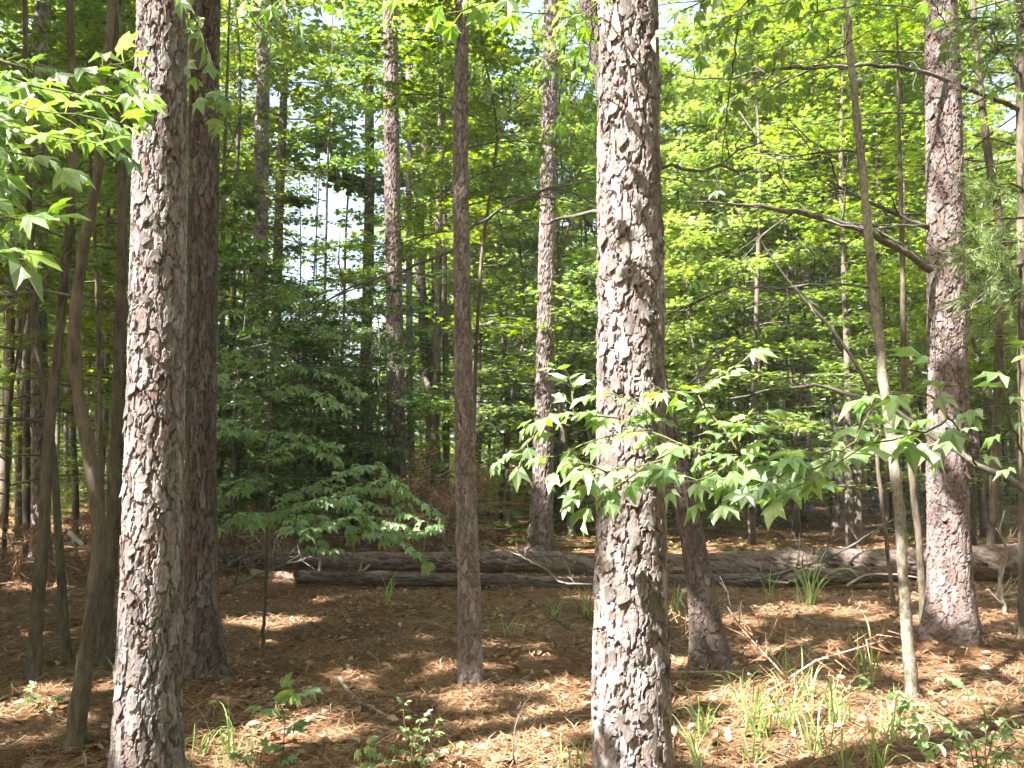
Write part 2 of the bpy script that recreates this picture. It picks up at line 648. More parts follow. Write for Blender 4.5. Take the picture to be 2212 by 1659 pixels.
# ------------------------------------------------------------------ crowns
def spray_crown(seed, z0, z1, rad, nb, leaves, size, tmpl, shape='cone', trunk_top=None, tilt=0.32, keep=None, droop=0.12, layers=0.09, clear=None):
    """branches leaving an upright trunk, each carrying a flattish spray of leaves"""
    r = np.random.default_rng(seed)
    br = Acc()
    P, H = [], []
    per = leaves // nb
    for i in range(nb):
        t = (i + r.random()) / nb
        z = z0 + (z1 - z0) * t
        prof = (1.0 - 0.75 * t ** 1.5) if shape == 'cone' else math.sqrt(max(0.08, 1 - (2 * t - 1) ** 2))
        ln = rad * prof * r.uniform(0.65, 1.1)
        az = i * 2.399 + r.normal(0, 0.4)
        rise = r.uniform(0.05, 0.45)
        d = np.array([math.cos(az), math.sin(az)])
        s = np.linspace(0, 1, 6)
        zz = z + ln * (rise * s - (droop + rise * 0.55) * s ** 2)
        bend = r.normal(0, 0.12) * ln
        path = np.stack([d[0] * ln * s - d[1] * bend * s ** 2, d[1] * ln * s + d[0] * bend * s ** 2, zz], 1)
        if keep is None or clear is None or clear(path).all():
            br.add(*tube(path, 0.005 + 0.016 * (ln / 3) * (1 - s * 0.85), 4))
        # side twigs
        nt = max(3, int(ln * 3))
        for q in range(nt):
            sq = 0.2 + 0.8 * (q + r.random()) / nt
            k = sq * 5
            i0 = min(4, int(k))
            p = path[i0] * (1 - (k - i0)) + path[i0 + 1] * (k - i0)
            side = 1 if q % 2 else -1
            a2 = az + side * r.uniform(0.5, 1.1)
            l2 = ln * r.uniform(0.22, 0.45) * (1.1 - 0.5 * sq)
            e = p + np.array([math.cos(a2) * l2, math.sin(a2) * l2, r.normal(0.0, 0.10) * l2 - 0.06 * l2])
            tw = np.array([p, (p + e) / 2 + [0, 0, 0.03 * l2], e])
            if clear is None or clear(tw).all():
                br.add(*tube(tw, [0.005, 0.004, 0.002], 3))
            m = max(2, int(per / nt))
            u = np.sqrt(r.random(m)) * 1.08
            pos = p + (e - p) * u[:, None]
            wid = 0.13 + 0.10 * l2
            pos = pos + np.stack([r.normal(0, wid, m) * 0.8, r.normal(0, wid, m) * 0.8, r.normal(0, layers * 0.6, m)], 1)
            P.append(pos)
            H.append(a2 + r.normal(0, 0.9, m))
    P = np.vstack(P)
    H = np.concatenate(H)
    if keep is not None:
        k = keep(P)
        P, H = P[k], H[k]
    R = frames(H, tilt, r)
    S = size * r.uniform(0.65, 1.25, len(P))
    V, F = stamp(tmpl, P, R, S)
    return br, V, F


def simple_trunk(seed, h, r0, wav=0.12, n=8):
    r = np.random.default_rng(seed)
    k = max(6, int(h / 0.5))
    s = np.linspace(0, 1, k)
    z = s * h - 0.12
    ph = r.uniform(0, 6, 4)
    x = wav * (np.sin(s * 5 + ph[0]) - math.sin(ph[0])) + wav * 0.4 * (np.sin(s * 13 + ph[1]) - math.sin(ph[1]))
    y = wav * (np.sin(s * 4 + ph[2]) - math.sin(ph[2])) + wav * 0.4 * (np.sin(s * 11 + ph[3]) - math.sin(ph[3]))
    rad = r0 * (1 - 0.8 * s) * (1 + 0.35 * np.exp(-z.clip(0) / 0.2))
    return tube(np.stack([x, y, z], 1), rad, n, 0.05, r)


LEAF_MID, LEAF_FAR = mid_leaf(), far_leaf()

# variants of background hardwood: trunk, branches and crown meshes that the individual trees share
VARIANTS = {}


def make_variant(key, seed, h, r0, z0, rad, nb, leaves, size, tmpl, shape, mat=M_LEAF, tilt=0.32):
    br, V, F = spray_crown(seed, z0, h * 0.98, rad, nb, leaves, size, tmpl, shape, tilt=tilt)
    tv, tf = simple_trunk(seed, h, r0)
    a = Acc()
    a.add(tv, tf)
    VARIANTS[key] = dict(trunk=a.mesh('trunk', M_HARD_FAR, True), branches=br.mesh('branches', M_HARD_FAR, True),
                         crown=mesh_np('crown', V, F, mat), h=h, r=rad, z0=z0)


make_variant('low_a', 101, 5.5, 0.04, 0.9, 1.9, 26, 3000, 0.115, LEAF_MID, 'cone')
make_variant('low_b', 102, 7.0, 0.05, 1.4, 2.2, 30, 3600, 0.115, LEAF_MID, 'cone')
make_variant('mid_a', 103, 11.0, 0.07, 2.0, 2.8, 46, 9500, 0.125, LEAF_MID, 'cone')
make_variant('mid_b', 104, 12.5, 0.08, 3.0, 2.9, 46, 9500, 0.125, LEAF_MID, 'round')
make_variant('tall_a', 105, 19.0, 0.13, 5.0, 3.6, 52, 13000, 0.165, LEAF_FAR, 'round')
make_variant('tall_b', 106, 21.0, 0.15, 7.0, 3.8, 52, 13000, 0.165, LEAF_FAR, 'round')
make_variant('far_a', 107, 16.0, 0.11, 2.5, 3.4, 52, 13000, 0.175, LEAF_FAR, 'round')
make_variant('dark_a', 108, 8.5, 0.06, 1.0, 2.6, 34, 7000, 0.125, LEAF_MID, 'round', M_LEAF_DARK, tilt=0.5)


def pine_crown_mesh(seed):
    r = np.random.default_rng(seed)
    P, D = [], []
    br = Acc()
    for i in range(34):
        t = (i + r.random()) / 34
        z = 5.5 * t
        ln = 2.3 * math.sqrt(max(0.1, 1 - (1.6 * t - 0.6) ** 2)) * r.uniform(0.7, 1.1)
        az = i * 2.399 + r.normal(0, 0.3)
        s = np.linspace(0, 1, 5)
        path = np.stack([math.cos(az) * ln * s, math.sin(az) * ln * s, z + ln * (0.15 * s + 0.2 * s * s)], 1)
        br.add(*tube(path, 0.035 * (1 - 0.8 * s), 4))
        for q in range(7):
            c = path[-1] + (path[2] - path[-1]) * r.random() + r.normal(0, 0.22, 3)
            n = 44
            d = r.normal(0, 1, (n, 3))
            d[:, 2] += 0.5
            d /= np.linalg.norm(d, axis=1)[:, None]
            P.append(np.repeat(c[None], n, 0))
            D.append(d)
    P = np.vstack(P)
    D = np.vstack(D)
    sd = np.cross(D, r.normal(0, 1, D.shape))
    sd /= np.linalg.norm(sd, axis=1)[:, None]
    L_ = r.uniform(0.16, 0.26, len(P))[:, None]
    V = np.stack([P - sd * 0.010, P + sd * 0.010, P + D * L_], 1).reshape(-1, 3)
    F = np.arange(len(V)).reshape(-1, 3)
    return br.mesh('branches', M_HARD_FAR, True), mesh_np('crown', V, F, M_NEEDLE)


PINE_BRANCHES, PINE_CROWN = pine_crown_mesh(201)


# ------------------------------------------------------------------ bark
def bark_shape(theta, s, r_mean, seed, cw, ch, amp):
    """relief and colour of plated pine bark over angle x height"""
    W = 2 * math.pi * r_mean
    nx = max(5, int(round(W / cw)))
    x = theta / (2 * math.pi) * nx
    y = s / ch
    wx = (vnoise(x * 2 + seed, y * 3 + 11, 2 * nx) - 0.5) * 0.55 + (vnoise(x * 6, y * 9 + 7 + seed, 6 * nx) - 0.5) * 0.28
    wy = (vnoise(x * 2, y * 2 + 5 + seed, 2 * nx) - 0.5) * 0.55 + (vnoise(x * 6, y * 7 + 31, 6 * nx) - 0.5) * 0.22
    f1, f2, cid, cdy = worley(x + wx, y + wy, nx, seed)
    edge = sstep(0.0, 0.13, f2 - f1)
    wx2 = (vnoise(x * 5, y * 9 + 3, 5 * nx) - 0.5) * 0.9
    wy2 = (vnoise(x * 5, y * 9 + 63, 5 * nx) - 0.5) * 0.9
    g1, g2, gid, gdy = worley((x + wx * 0.7) * 2 + wx2, (y + wy) * 2.4 + wy2, 2 * nx, seed + 1)
    fine = vnoise(x * 16, y * 14, 16 * nx) * 0.6 + vnoise(x * 34, y * 22, 34 * nx) * 0.4
    # long upright furrows that wander between the plates
    fx = (x + wx * 1.1 + (vnoise(x * 1.0, y * 0.5 + seed, nx) - 0.5) * 1.3) * 1.0
    fr = np.abs((fx % 1.0) - 0.5) * 2
    furrow = sstep(0.0, 0.22, fr)
    lift = np.clip(-cdy * 0.95, -0.55, 0.7)             # lower rims stand away from the trunk, like scales
    lift2 = np.clip(-gdy * 0.8, -0.4, 0.5)
    e2 = sstep(0.0, 0.07, g2 - g1)
    disp = amp * (0.40 * edge + 0.62 * furrow * edge + 0.22 * lift * edge + 0.26 * cid + 0.24 * (gid * 0.7 + lift2 * e2) + 0.14 * (fine - 0.5)) * 0.95
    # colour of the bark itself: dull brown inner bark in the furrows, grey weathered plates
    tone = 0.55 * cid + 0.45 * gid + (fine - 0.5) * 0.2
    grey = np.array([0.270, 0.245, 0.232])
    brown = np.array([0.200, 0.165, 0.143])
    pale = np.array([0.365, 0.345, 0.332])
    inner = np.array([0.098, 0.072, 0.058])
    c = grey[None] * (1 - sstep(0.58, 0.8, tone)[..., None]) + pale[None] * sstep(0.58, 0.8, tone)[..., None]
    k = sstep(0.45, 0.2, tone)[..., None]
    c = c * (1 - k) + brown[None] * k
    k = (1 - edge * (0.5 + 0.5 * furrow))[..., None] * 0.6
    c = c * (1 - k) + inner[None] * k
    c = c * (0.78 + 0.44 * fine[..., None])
    return disp, c, edge


def bark_trunk(path, rad, seed, nu, ds, fine_to, cw, ch, amp, base, flare=0.3, fl_h=0.35, tint=(1, 1, 1)):
    """upright trunk with horizontal rings following path (world points, rising), fine up to height fine_to"""
    path = np.asarray(path)
    z = path[:, 2]
    zf = np.arange(z[0], min(fine_to, z[-1]), ds)
    zc = np.arange(min(fine_to, z[-1]), z[-1], 0.25)
    Z = np.concatenate([zf, zc, [z[-1]]])
    cx = np.interp(Z, z, path[:, 0])
    cy = np.interp(Z, z, path[:, 1])
    R = np.interp(Z, z, rad)
    # round off the corners of the centre line
    for _ in range(40):
        cx[1:-1] = 0.25 * cx[:-2] + 0.5 * cx[1:-1] + 0.25 * cx[2:]
        R[1:-1] = 0.25 * R[:-2] + 0.5 * R[1:-1] + 0.25 * R[2:]
    th = np.arange(nu) * 2 * np.pi / nu
    TH, ZZ = np.meshgrid(th, Z - Z[0])
    disp, col, edge = bark_shape(TH, ZZ, float(np.median(rad)), seed, cw, ch, amp)
    lumps = (vnoise(TH / (2 * np.pi) * 5, ZZ * 1.3 + seed, 5) - 0.5) * 0.10
    h = (Z - base[2]).clip(0)
    fl = 1 + flare * np.exp(-h / fl_h)
    lob = 1 + 0.16 * np.exp(-h / (fl_h * 0.7))[:, None] * np.sin(TH * 4 + seed)
    RR = R[:, None] * fl[:, None] * lob * (1 + lumps) + disp - amp * 1.15
    V = np.stack([cx[:, None] + RR * np.cos(TH), cy[:, None] + RR * np.sin(TH), np.repeat(Z[:, None], nu, 1)], -1).reshape(-1, 3)
    n = len(Z)
    i = np.arange(n - 1)[:, None] * nu
    j = np.arange(nu)[None, :]
    a = (i + j).ravel()
    b = (i + (j + 1) % nu).ravel()
    F = np.stack([a, b, b + nu, a + nu], 1)
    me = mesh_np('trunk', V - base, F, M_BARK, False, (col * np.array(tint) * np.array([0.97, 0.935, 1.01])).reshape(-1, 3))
    return me, (Z, cx, cy, R)


def flake_mesh(seed):
    """a loose curled plate of bark, about 1 x 1.5 units, thin, lower rim bent outward (+Y)"""
    r = np.random.default_rng(seed)
    n = 15
    a = np.arange(n) * 2 * np.pi / n
    rr = 0.5 * (1 + r.normal(0, 0.22, n))
    x = np.cos(a) * rr
    z = np.sin(a) * rr * 1.45
    y = -0.35 * x ** 2 + np.where(z < 0, 0.16 * z ** 2, 0) + r.normal(0, 0.015, n)
    front = np.stack([x, y + 0.055, z], 1)
    back = np.stack([x * 0.95, y - 0.03, z * 0.95], 1)
    front[:, 1] += r.normal(0, 0.02, n)
    V = np.vstack([front, back, [[0, 0.075, 0.05]]])
    F = [[2 * n, (q + 1) % n, q] for q in range(n)]
    for q in range(n):
        p = (q + 1) % n
        F += [[q, p, n + p], [q, n + p, n + q]]
    c = np.array([0.235, 0.212, 0.208]) * r.uniform(0.6, 1.15)
    me = mesh_np('bark_plate', V, np.array(F), M_PLATE, False, c[None] * r.uniform(0.75, 1.2, (len(V), 1)))
    return me


FLAKES = [flake_mesh(300 + k) for k in range(7)]


def bark_plates(tree, info, base, n, seed, zlo, zhi, size, toward=-math.pi / 2, spread=1.45, off=0.003):
    Z, cx, cy, R = info
    r = np.random.default_rng(seed)
    for k in range(n):
        z = zlo + (zhi - zlo) * (k + r.random()) / n
        th = toward + r.uniform(-spread, spread)
        c = np.array([np.interp(z, Z, cx), np.interp(z, Z, cy)])
        rad = np.interp(z, Z, R) + off
        fl = 1 + 0.3 * math.exp(-max(z - base[2], 0) / 0.35)
        p = Vector((c[0] + rad * fl * math.cos(th) - base[0], c[1] + rad * fl * math.sin(th) - base[1], z - base[2]))
        s = size * r.uniform(0.6, 1.25)
        m = Matrix.Translation(p) @ Matrix.Rotation(th - math.pi / 2, 4, 'Z') @ Matrix.Rotation(r.normal(0, 0.10), 4, 'X') @ \
            Matrix.Rotation(r.normal(0, 0.18), 4, 'Y') @ Matrix.Diagonal((s * r.uniform(0.8, 1.1), s * 0.8, s * r.uniform(0.8, 1.25), 1))
        part('bark_plate', FLAKES[int(r.integers(7))], tree, m)


def trunk_line(pts, d, top, top_w=None, lean_keep=0.5):
    """photo points (u, v, width) from the foot up, at distance d -> path and radii, carried on to height top"""
    P = [at(u, v, d) for u, v, w in pts]
    R = [w * d / FPX / 2 * math.cos(math.atan((u - CX) / FPX)) for u, v, w in pts]
    P = np.array(P)
    g = float(ground_z(P[0][0], d))
    if P[0][2] > g - 0.1:                       # foot: carry down into the ground
        sl = (P[1] - P[0]) / max(P[1][2] - P[0][2], 0.05)
        f = P[0] + sl * (g - 0.15 - P[0][2])
        P = np.vstack([f, P])
        R = [R[0]] + R
    sl = (P[-1] - P[-2]) / (P[-1][2] - P[-2][2])
    if top > P[-1][2] + 0.5:
        for q in (0.35, 1.0):
            dz = (top - P[-1][2]) * q if q < 1 else top - P[-1][2]
            P = np.vstack([P, P[-1] + sl * dz * lean_keep])
            P[-1][2] = P[-2][2] + dz
            R.append(R[-1] * (0.85 if q < 1 else 0.45))
    base = np.array([P[0][0], P[0][1], g])
    return P, np.array(R), base


def pine(name, label, pts, d, top, seed, nu, ds, fine_to, cw, ch, amp, flare=0.3, crown=True, group=None, tint=(1, 1, 1), cs=1.0):
    P, R, base = trunk_line(pts, d, top)
    t = thing(name, label, 'pine tree', base, group)
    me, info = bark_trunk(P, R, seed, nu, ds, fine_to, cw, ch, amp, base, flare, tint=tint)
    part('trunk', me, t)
    if crown:
        e = P[-1] - base
        m = Matrix.Translation((e[0], e[1], e[2] - 4.6)) @ Matrix.Rotation(seed * 1.7, 4, 'Z') @ Matrix.Scale(cs, 4)
        part('branches', PINE_BRANCHES, t, m)
        part('crown', PINE_CROWN, t, m)
    return t, info, base


# the pines one sees first
t1, i1, b1 = pine('pine_tree', 'thick sunlit pine standing in front at the left with flaky grey bark',
                  [(318, 1659, 141), (325, 1350, 137), (333, 1000, 130), (341, 600, 124), (348, 250, 119), (352, 0, 116)], 4.0, 17, 21, 170, 0.0073, 4.5, 0.058, 0.19, 0.0145, 0.25)
t2, i2, b2 = pine('pine_tree', 'dark shaded pine close behind the front left pine',
                  [(434, 1452, 88), (434, 1300, 74), (433, 1000, 66), (437, 600, 68), (441, 250, 70), (444, 0, 68)], 6.3, 18, 22, 120, 0.013, 5.8, 0.055, 0.22, 0.016, 0.5, tint=(0.52, 0.48, 0.45))  # tint paints the shade on this trunk into its bark colour
t3, i3, b3 = pine('pine_tree', 'slim straight pine in the middle with its foot on pine straw',
                  [(1016, 1468, 52), (1013, 1300, 49), (1005, 1000, 43), (997, 600, 37), (995, 300, 34), (998, 0, 30)], 6.1, 15, 23, 84, 0.012, 5.6, 0.045, 0.10, 0.009, 0.15, tint=(0.82, 0.82, 0.80))
t4, i4, b4 = pine('pine_tree', 'thickest pine right of the middle with big peeling bark plates in sunlight',
                  [(1364, 1659, 164), (1363, 1350, 156), (1361, 1000, 150), (1361, 600, 146), (1359, 250, 140), (1356, 0, 135)], 3.75, 18, 24, 176, 0.0070, 4.1, 0.066, 0.19, 0.0165, 0.16)
t5, i5, b5 = pine('pine_tree', 'leaning dark pine whose foot shows right behind the thickest pine',
                  [(1536, 1438, 68), (1518, 1300, 58), (1493, 1150, 52), (1456, 980, 47), (1402, 740, 44), (1358, 480, 42), (1310, 200, 42), (1268, 0, 38)], 6.5, 13, 25, 96, 0.013, 5.6, 0.05, 0.13, 0.012, 0.45, tint=(0.48, 0.45, 0.43))  # bark tinted dark as well, standing in for shade
t6, i6, b6 = pine('pine_tree', 'big straight pine at the right with reddish grey scaly bark',
                  [(2053, 1378, 100), (2050, 1250, 93), (2047, 1000, 90), (2045, 600, 85), (2040, 300, 82), (2030, 0, 78)], 7.4, 19, 26, 120, 0.012, 6.2, 0.062, 0.15, 0.016, 0.45, tint=(0.80, 0.75, 0.74))
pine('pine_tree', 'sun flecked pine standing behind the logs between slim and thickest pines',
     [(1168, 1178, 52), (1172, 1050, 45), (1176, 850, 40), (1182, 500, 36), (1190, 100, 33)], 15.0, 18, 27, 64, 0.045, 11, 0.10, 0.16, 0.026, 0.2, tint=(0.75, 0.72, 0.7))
pine('pine_tree', 'tall patchy pine just left of the slim middle pine, behind the logs',
     [(859, 1150, 46), (857, 1000, 42), (852, 650, 38), (846, 350, 35), (843, 0, 32)], 15.5, 19, 28, 64, 0.045, 11, 0.10, 0.16, 0.026, 0.3, tint=(0.72, 0.68, 0.66))
pine('pine_tree', 'pine trunk right of the two front left pines, rising out of the shaded leaves',
     [(556, 1140, 40), (558, 900, 37), (562, 600, 34), (566, 300, 32), (570, 0, 30)], 18.0, 20, 29, 56, 0.035, 12, 0.10, 0.16, 0.026, 0.3)
pine('pine_tree', 'sunlit pine trunk at the far left behind the crooked hardwood stems',
     [(88, 1130, 42), (86, 900, 39), (84, 700, 37), (86, 400, 35), (90, 0, 32)], 14.0, 18, 30, 56, 0.045, 10, 0.10, 0.16, 0.024, 0.3)
pine('pine_tree', 'thin straight pine beside the tall patchy pine, a hand narrower',
     [(893, 1120, 17), (884, 800, 15), (884, 400, 13), (882, 0, 12)], 19.0, 17, 31, 24, 0.06, 12, 0.08, 0.14, 0.012, 0.2)
pine('pine_tree', 'straight dark trunk between leaning pine and right pine, foot on leaf litter',
     [(1812, 1112, 26), (1806, 900, 23), (1800, 600, 22), (1796, 250, 20)], 20.5, 17, 32, 36, 0.05, 12, 0.10, 0.16, 0.016, 0.4)
pine('pine_tree', 'far upright trunk left of the straight dark one, half hidden by leaves',
     [(1738, 1085, 32), (1738, 900, 30), (1736, 600, 27), (1734, 300, 25)], 26, 19, 33, 36, 0.06, 14, 0.12, 0.18, 0.02, 0.3)

bark_plates(t1, i1, b1, 120, 41, 0.35, 4.2, 0.044, -math.pi / 2 + 0.45)
bark_plates(t4, i4, b4, 140, 42, 0.30, 3.75, 0.048, -math.pi / 2 - 0.12)
bark_plates(t6, i6, b6, 120, 43, 0.5, 5.9, 0.056, -math.pi / 2 - 0.25)


# ------------------------------------------------------------------ hardwood trunks one can tell apart
def hardwood(label, pts, d, top, seed, crown=None, crown_scale=1.0, mat=M_HARD, sides=16, thin=0.82, limbs=(), cat='tree', name='hardwood_tree', flare=0.25, crown_mesh=None, dd=None):
    P, R, base = trunk_line(pts, d, top, lean_keep=0.8)
    if dd is not None:
        P[:, 1] += np.interp(P[:, 2], [0, top], [0, dd])
    r = np.random.default_rng(seed)
    path, rad = smooth_path(P, R * thin, 0.05)
    path[1:-1] += r.normal(0, 0.0035, path[1:-1].shape) * [1, 1, 0]
    for _ in range(2):
        path[1:-1] = 0.5 * path[1:-1] + 0.25 * (path[:-2] + path[2:])
    rad = rad * (1 + 0.10 * (vnoise(path[:, 2] * 4 + seed, path[:, 2] * 0 + seed) - 0.5) + 0.14 * (vnoise(path[:, 2] * 13 + seed, path[:, 2] * 0 + 7) - 0.5))
    rad = rad * (1 + flare * np.exp(-(path[:, 2] - base[2]).clip(0) / 0.15))
    t = thing(name, label, cat, base)
    a = Acc()
    a.add(*tube(path, rad, sides, 0.05, r))
    part('trunk', a.mesh('trunk', mat, True, base), t)
    if crown:
        v = VARIANTS[crown]
        s = crown_scale
        e = path[-1] - base
        m = Matrix.Translation((e[0] * 0.9, e[1] * 0.9, e[2] - v['h'] * s * 0.97)) @ Matrix.Rotation(seed * 2.3, 4, 'Z') @ Matrix.Scale(s, 4)
        part('branches', v['branches'], t, m)
        part('crown', v['crown'], t, m)
    for k, L_ in enumerate(limbs):
        add_limb(t, base, L_, seed * 10 + k)
    return t, base, path


def add_limb(t, base, pts, seed, mat=M_LIMB, twigs=7, name='limb', tw_len=0.5):
    """limb through photo points (u, v, d, width)"""
    r = np.random.default_rng(seed)
    P = np.array([at(u, v, d) for u, v, d, w in pts])
    R = np.array([max(0.003, w * 0.66 * d / FPX / 2) for u, v, d, w in pts])
    path, rad = smooth_path(P, R, 0.09, 0.008, r)
    a = Acc()
    a.add(*tube(path, rad, 8, 0.10, r))
    lo = part(name, a.mesh(name, mat, True, base), t)
    for q in range(twigs):
        a = Acc()
        i = int(r.integers(len(path) // 4, len(path) - 1))
        dr = path[min(i + 1, len(path) - 1)] - path[i - 1]
        dr /= np.linalg.norm(dr) + 1e-9
        l_ = tw_len * r.uniform(0.4, 1.2)
        dv = dr * r.uniform(0.3, 0.9) + r.normal(0, 0.55, 3) + [0, 0, 0.1]
        dv /= np.linalg.norm(dv)
        k = path[i] + dv * l_ * 0.5
        e = k + (dv + r.normal(0, 0.35, 3)) * l_ * 0.5
        pp, rr = smooth_path([path[i], k, e], [min(rad[i] * 0.5, 0.012), 0.006, 0.003], 0.08, 0.004, r)
        a.add(*tube(pp, rr, 5))
        for _ in range(2):
            j = int(r.integers(1, len(pp)))
            e2 = pp[j] + (dv + r.normal(0, 0.7, 3)) * l_ * 0.35
            a.add(*tube(np.array([pp[j], (pp[j] + e2) / 2 + r.normal(0, 0.01, 3), e2]), [0.004, 0.003, 0.002], 4))
        part('twig', a.mesh('twig', mat, True, base), lo)


tD, bD, pD = hardwood('crooked grey brown hardwood stem left of the front left pine, foot nearest the camera',
                      [(163, 1585, 52), (178, 1480, 46), (196, 1340, 42), (213, 1160, 40), (192, 980, 37), (166, 830, 34), (162, 700, 34), (180, 540, 31), (208, 400, 26), (225, 200, 22)],
                      4.9, 9, 51, limbs=[[(160, 640, 4.9, 14), (110, 630, 4.9, 10), (40, 632, 4.8, 9), (-40, 645, 4.8, 7)]])
hardwood('bent hardwood stem at the far left with a pale scar',
         [(73, 1440, 40), (85, 1250, 34), (98, 1100, 32), (106, 940, 32), (122, 780, 28), (143, 560, 24), (158, 320, 22), (152, 0, 20)], 6.4, 10, 52,
         limbs=[[(104, 905, 6.4, 8), (60, 908, 6.4, 5), (10, 895, 6.4, 3)]])
hardwood('dark thin stem between the two crooked stems at the far left',
         [(142, 1395, 26), (130, 1220, 24), (120, 1060, 22), (108, 930, 20), (84, 780, 20), (70, 600, 18), (62, 400, 16)], 6.9, 8, 53)
tE, bE, pE = hardwood('straight dark hardwood close to the left side of the front left pine',
         [(228, 1400, 38), (240, 1150, 34), (252, 900, 30), (263, 600, 27), (262, 300, 25), (244, 0, 24)], 7.0, 11, 54)
hardwood('thin pale sapling stem between the crooked stem and the straight dark hardwood',
         [(228, 1290, 14), (222, 1100, 13), (216, 850, 11), (208, 600, 10), (196, 350, 9)], 9.5, 7, 55, 'low_a', 0.8)
hardwood('slender mottled sapling leaning left in front of the right pine',
         [(1968, 1480, 35), (1955, 1300, 33), (1940, 1080, 32), (1912, 850, 30), (1888, 640, 28), (1868, 420, 25), (1840, 150, 21), (1828, 0, 18)], 6.0, 7.5, 56, mat=M_MOTTLED, thin=0.76,
         limbs=[[(1898, 620, 6.0, 9), (1780, 618, 6.0, 8), (1620, 622, 6.1, 8), (1550, 630, 6.1, 6), (1440, 680, 6.2, 4)],
                [(1858, 330, 6.0, 9), (1790, 330, 6.0, 7), (1700, 335, 6.1, 5), (1620, 330, 6.1, 3)],
                [(1852, 160, 6.0, 9), (1820, 145, 6.05, 8), (1760, 150, 6.1, 7), (1690, 175, 6.1, 5), (1640, 215, 6.1, 3)]])
hardwood('thin brown stem right behind the slender mottled sapling',
         [(1993, 1290, 22), (1984, 1150, 20), (1972, 1050, 18), (1955, 860, 16), (1950, 600, 14)], 8.2, 6, 57)
hardwood('crooked two tone trunk between the right pine and the right edge',
         [(2140, 1210, 26), (2150, 950, 24), (2160, 700, 24), (2158, 470, 24), (2140, 370, 24), (2124, 250, 22), (2110, 120, 20), (2100, 0, 19)], 11.5, 11, 58, 'mid_b', 0.9)
tR, bR, pR = hardwood('hardwood trunk cut by the right edge with long limbs reaching left',
                      [(2216, 1335, 40), (2214, 1000, 34), (2210, 600, 32), (2206, 250, 30), (2204, 0, 28)], 7.6, 11, 59,
                      limbs=[[(2205, 240, 7.6, 16), (2150, 215, 7.5, 15), (2060, 180, 7.3, 14), (1960, 150, 7.1, 13), (1860, 142, 7.0, 12), (1760, 146, 6.9, 11), (1660, 150, 6.8, 9), (1570, 170, 6.7, 7), (1480, 165, 6.6, 4)],
                             [(2208, 560, 7.6, 14), (2130, 640, 7.3, 9), (2060, 690, 7.0, 6)],
                             [(2208, 160, 7.6, 10), (2180, 130, 7.2, 8), (2140, 60, 6.9, 5)]])
hardwood('dark forked trunk in the bright gap left of the slim middle pine',
         [(930, 1110, 30), (930, 900, 28), (915, 700, 27), (905, 500, 27), (918, 380, 26), (914, 250, 24), (920, 100, 20), (905, 0, 16)], 21, 15, 60, 'tall_a', 0.8, mat=M_HARD_FAR,
         limbs=[[(912, 410, 21, 18), (950, 375, 21, 13), (990, 345, 21, 9), (1040, 330, 21, 5)], [(916, 300, 21, 14), (940, 255, 21, 10), (965, 190, 21, 7)]])
hardwood('wavy thin sapling stem just right of the slim middle pine',
         [(1018, 1130, 11), (1024, 900, 10), (1032, 700, 9), (1042, 540, 9), (1062, 400, 8), (1074, 290, 8), (1062, 200, 7), (1045, 110, 5)], 9.5, 8.2, 61, 'low_b', 0.75,
         limbs=[[(1072, 300, 9.5, 5), (1095, 260, 9.5, 4), (1115, 180, 9.5, 2)]])
hardwood('dark upright trunk in deep shade between patchy pine and slim middle pine',
         [(940, 1085, 24), (940, 900, 22), (945, 700, 20), (948, 500, 18)], 17, 11, 62, 'mid_a', 1.0, mat=M_HARD_FAR)
hardwood('dead leaning trunk crossing behind the sprig right of the thickest pine',
         [(1900, 1040, 20), (1880, 860, 19), (1850, 790, 18), (1800, 715, 17), (1740, 650, 14), (1690, 590, 10)], 9.2, 4.2, 63, name='dead_tree', thin=0.45)

# long crooked limbs reaching in from the right pine's flank and across the middle
add_limb(t6, b6, [(2010, 585, 7.3, 24), (1960, 548, 7.2, 23), (1880, 505, 7.0, 22), (1800, 478, 6.9, 20), (1720, 458, 6.8, 17), (1640, 446, 6.7, 13), (1560, 436, 6.6, 9), (1480, 436, 6.5, 5)], 71, twigs=9)
add_limb(t6, b6, [(2005, 492, 7.4, 17), (1960, 474, 7.4, 15), (1900, 445, 7.4, 13), (1850, 425, 7.4, 10), (1800, 395, 7.4, 6)], 72, twigs=5)
add_limb(t6, b6, [(2005, 487, 7.2, 8), (1950, 484, 7.1, 7), (1880, 487, 7.0, 5), (1830, 478, 7.0, 3)], 73, twigs=3)
add_limb(t4, b4, [(1300, 457, 3.75, 13), (1260, 462, 3.9, 12), (1215, 472, 4.1, 10), (1170, 482, 4.4, 8)], 74, twigs=4, tw_len=0.25)
add_limb(t3, b3, [(985, 540, 6.1, 13), (930, 560, 6.2, 11), (870, 585, 6.3, 10), (800, 605, 6.4, 8), (720, 640, 6.5, 6), (660, 680, 6.6, 4)], 75, twigs=9)
add_limb(t3, b3, [(1005, 505, 6.1, 9), (1050, 470, 6.1, 9), (1120, 435, 6.2, 9), (1180, 410, 6.2, 8), (1290, 385, 6.3, 6)], 76, twigs=6)
add_limb(t4, b4, [(1420, 368, 3.8, 9), (1480, 364, 3.9, 11), (1560, 362, 4.0, 11), (1625, 364, 4.05, 9)], 77, twigs=1, tw_len=0.2)
add_limb(t5, b5, [(1470, 850, 6.5, 6), (1500, 820, 6.4, 5), (1540, 800, 6.3, 3)], 78, twigs=3)

# ------------------------------------------------------------------ foreground canopy, its openings cut so sunbeams land on chosen spots
def down(p):
    """where the sunbeam through p meets the level z = 0"""
    p = np.atleast_2d(p)
    return p[:, :2] - SUN[None, :2] * (p[:, 2:3] / SUN[2])


LIT = []


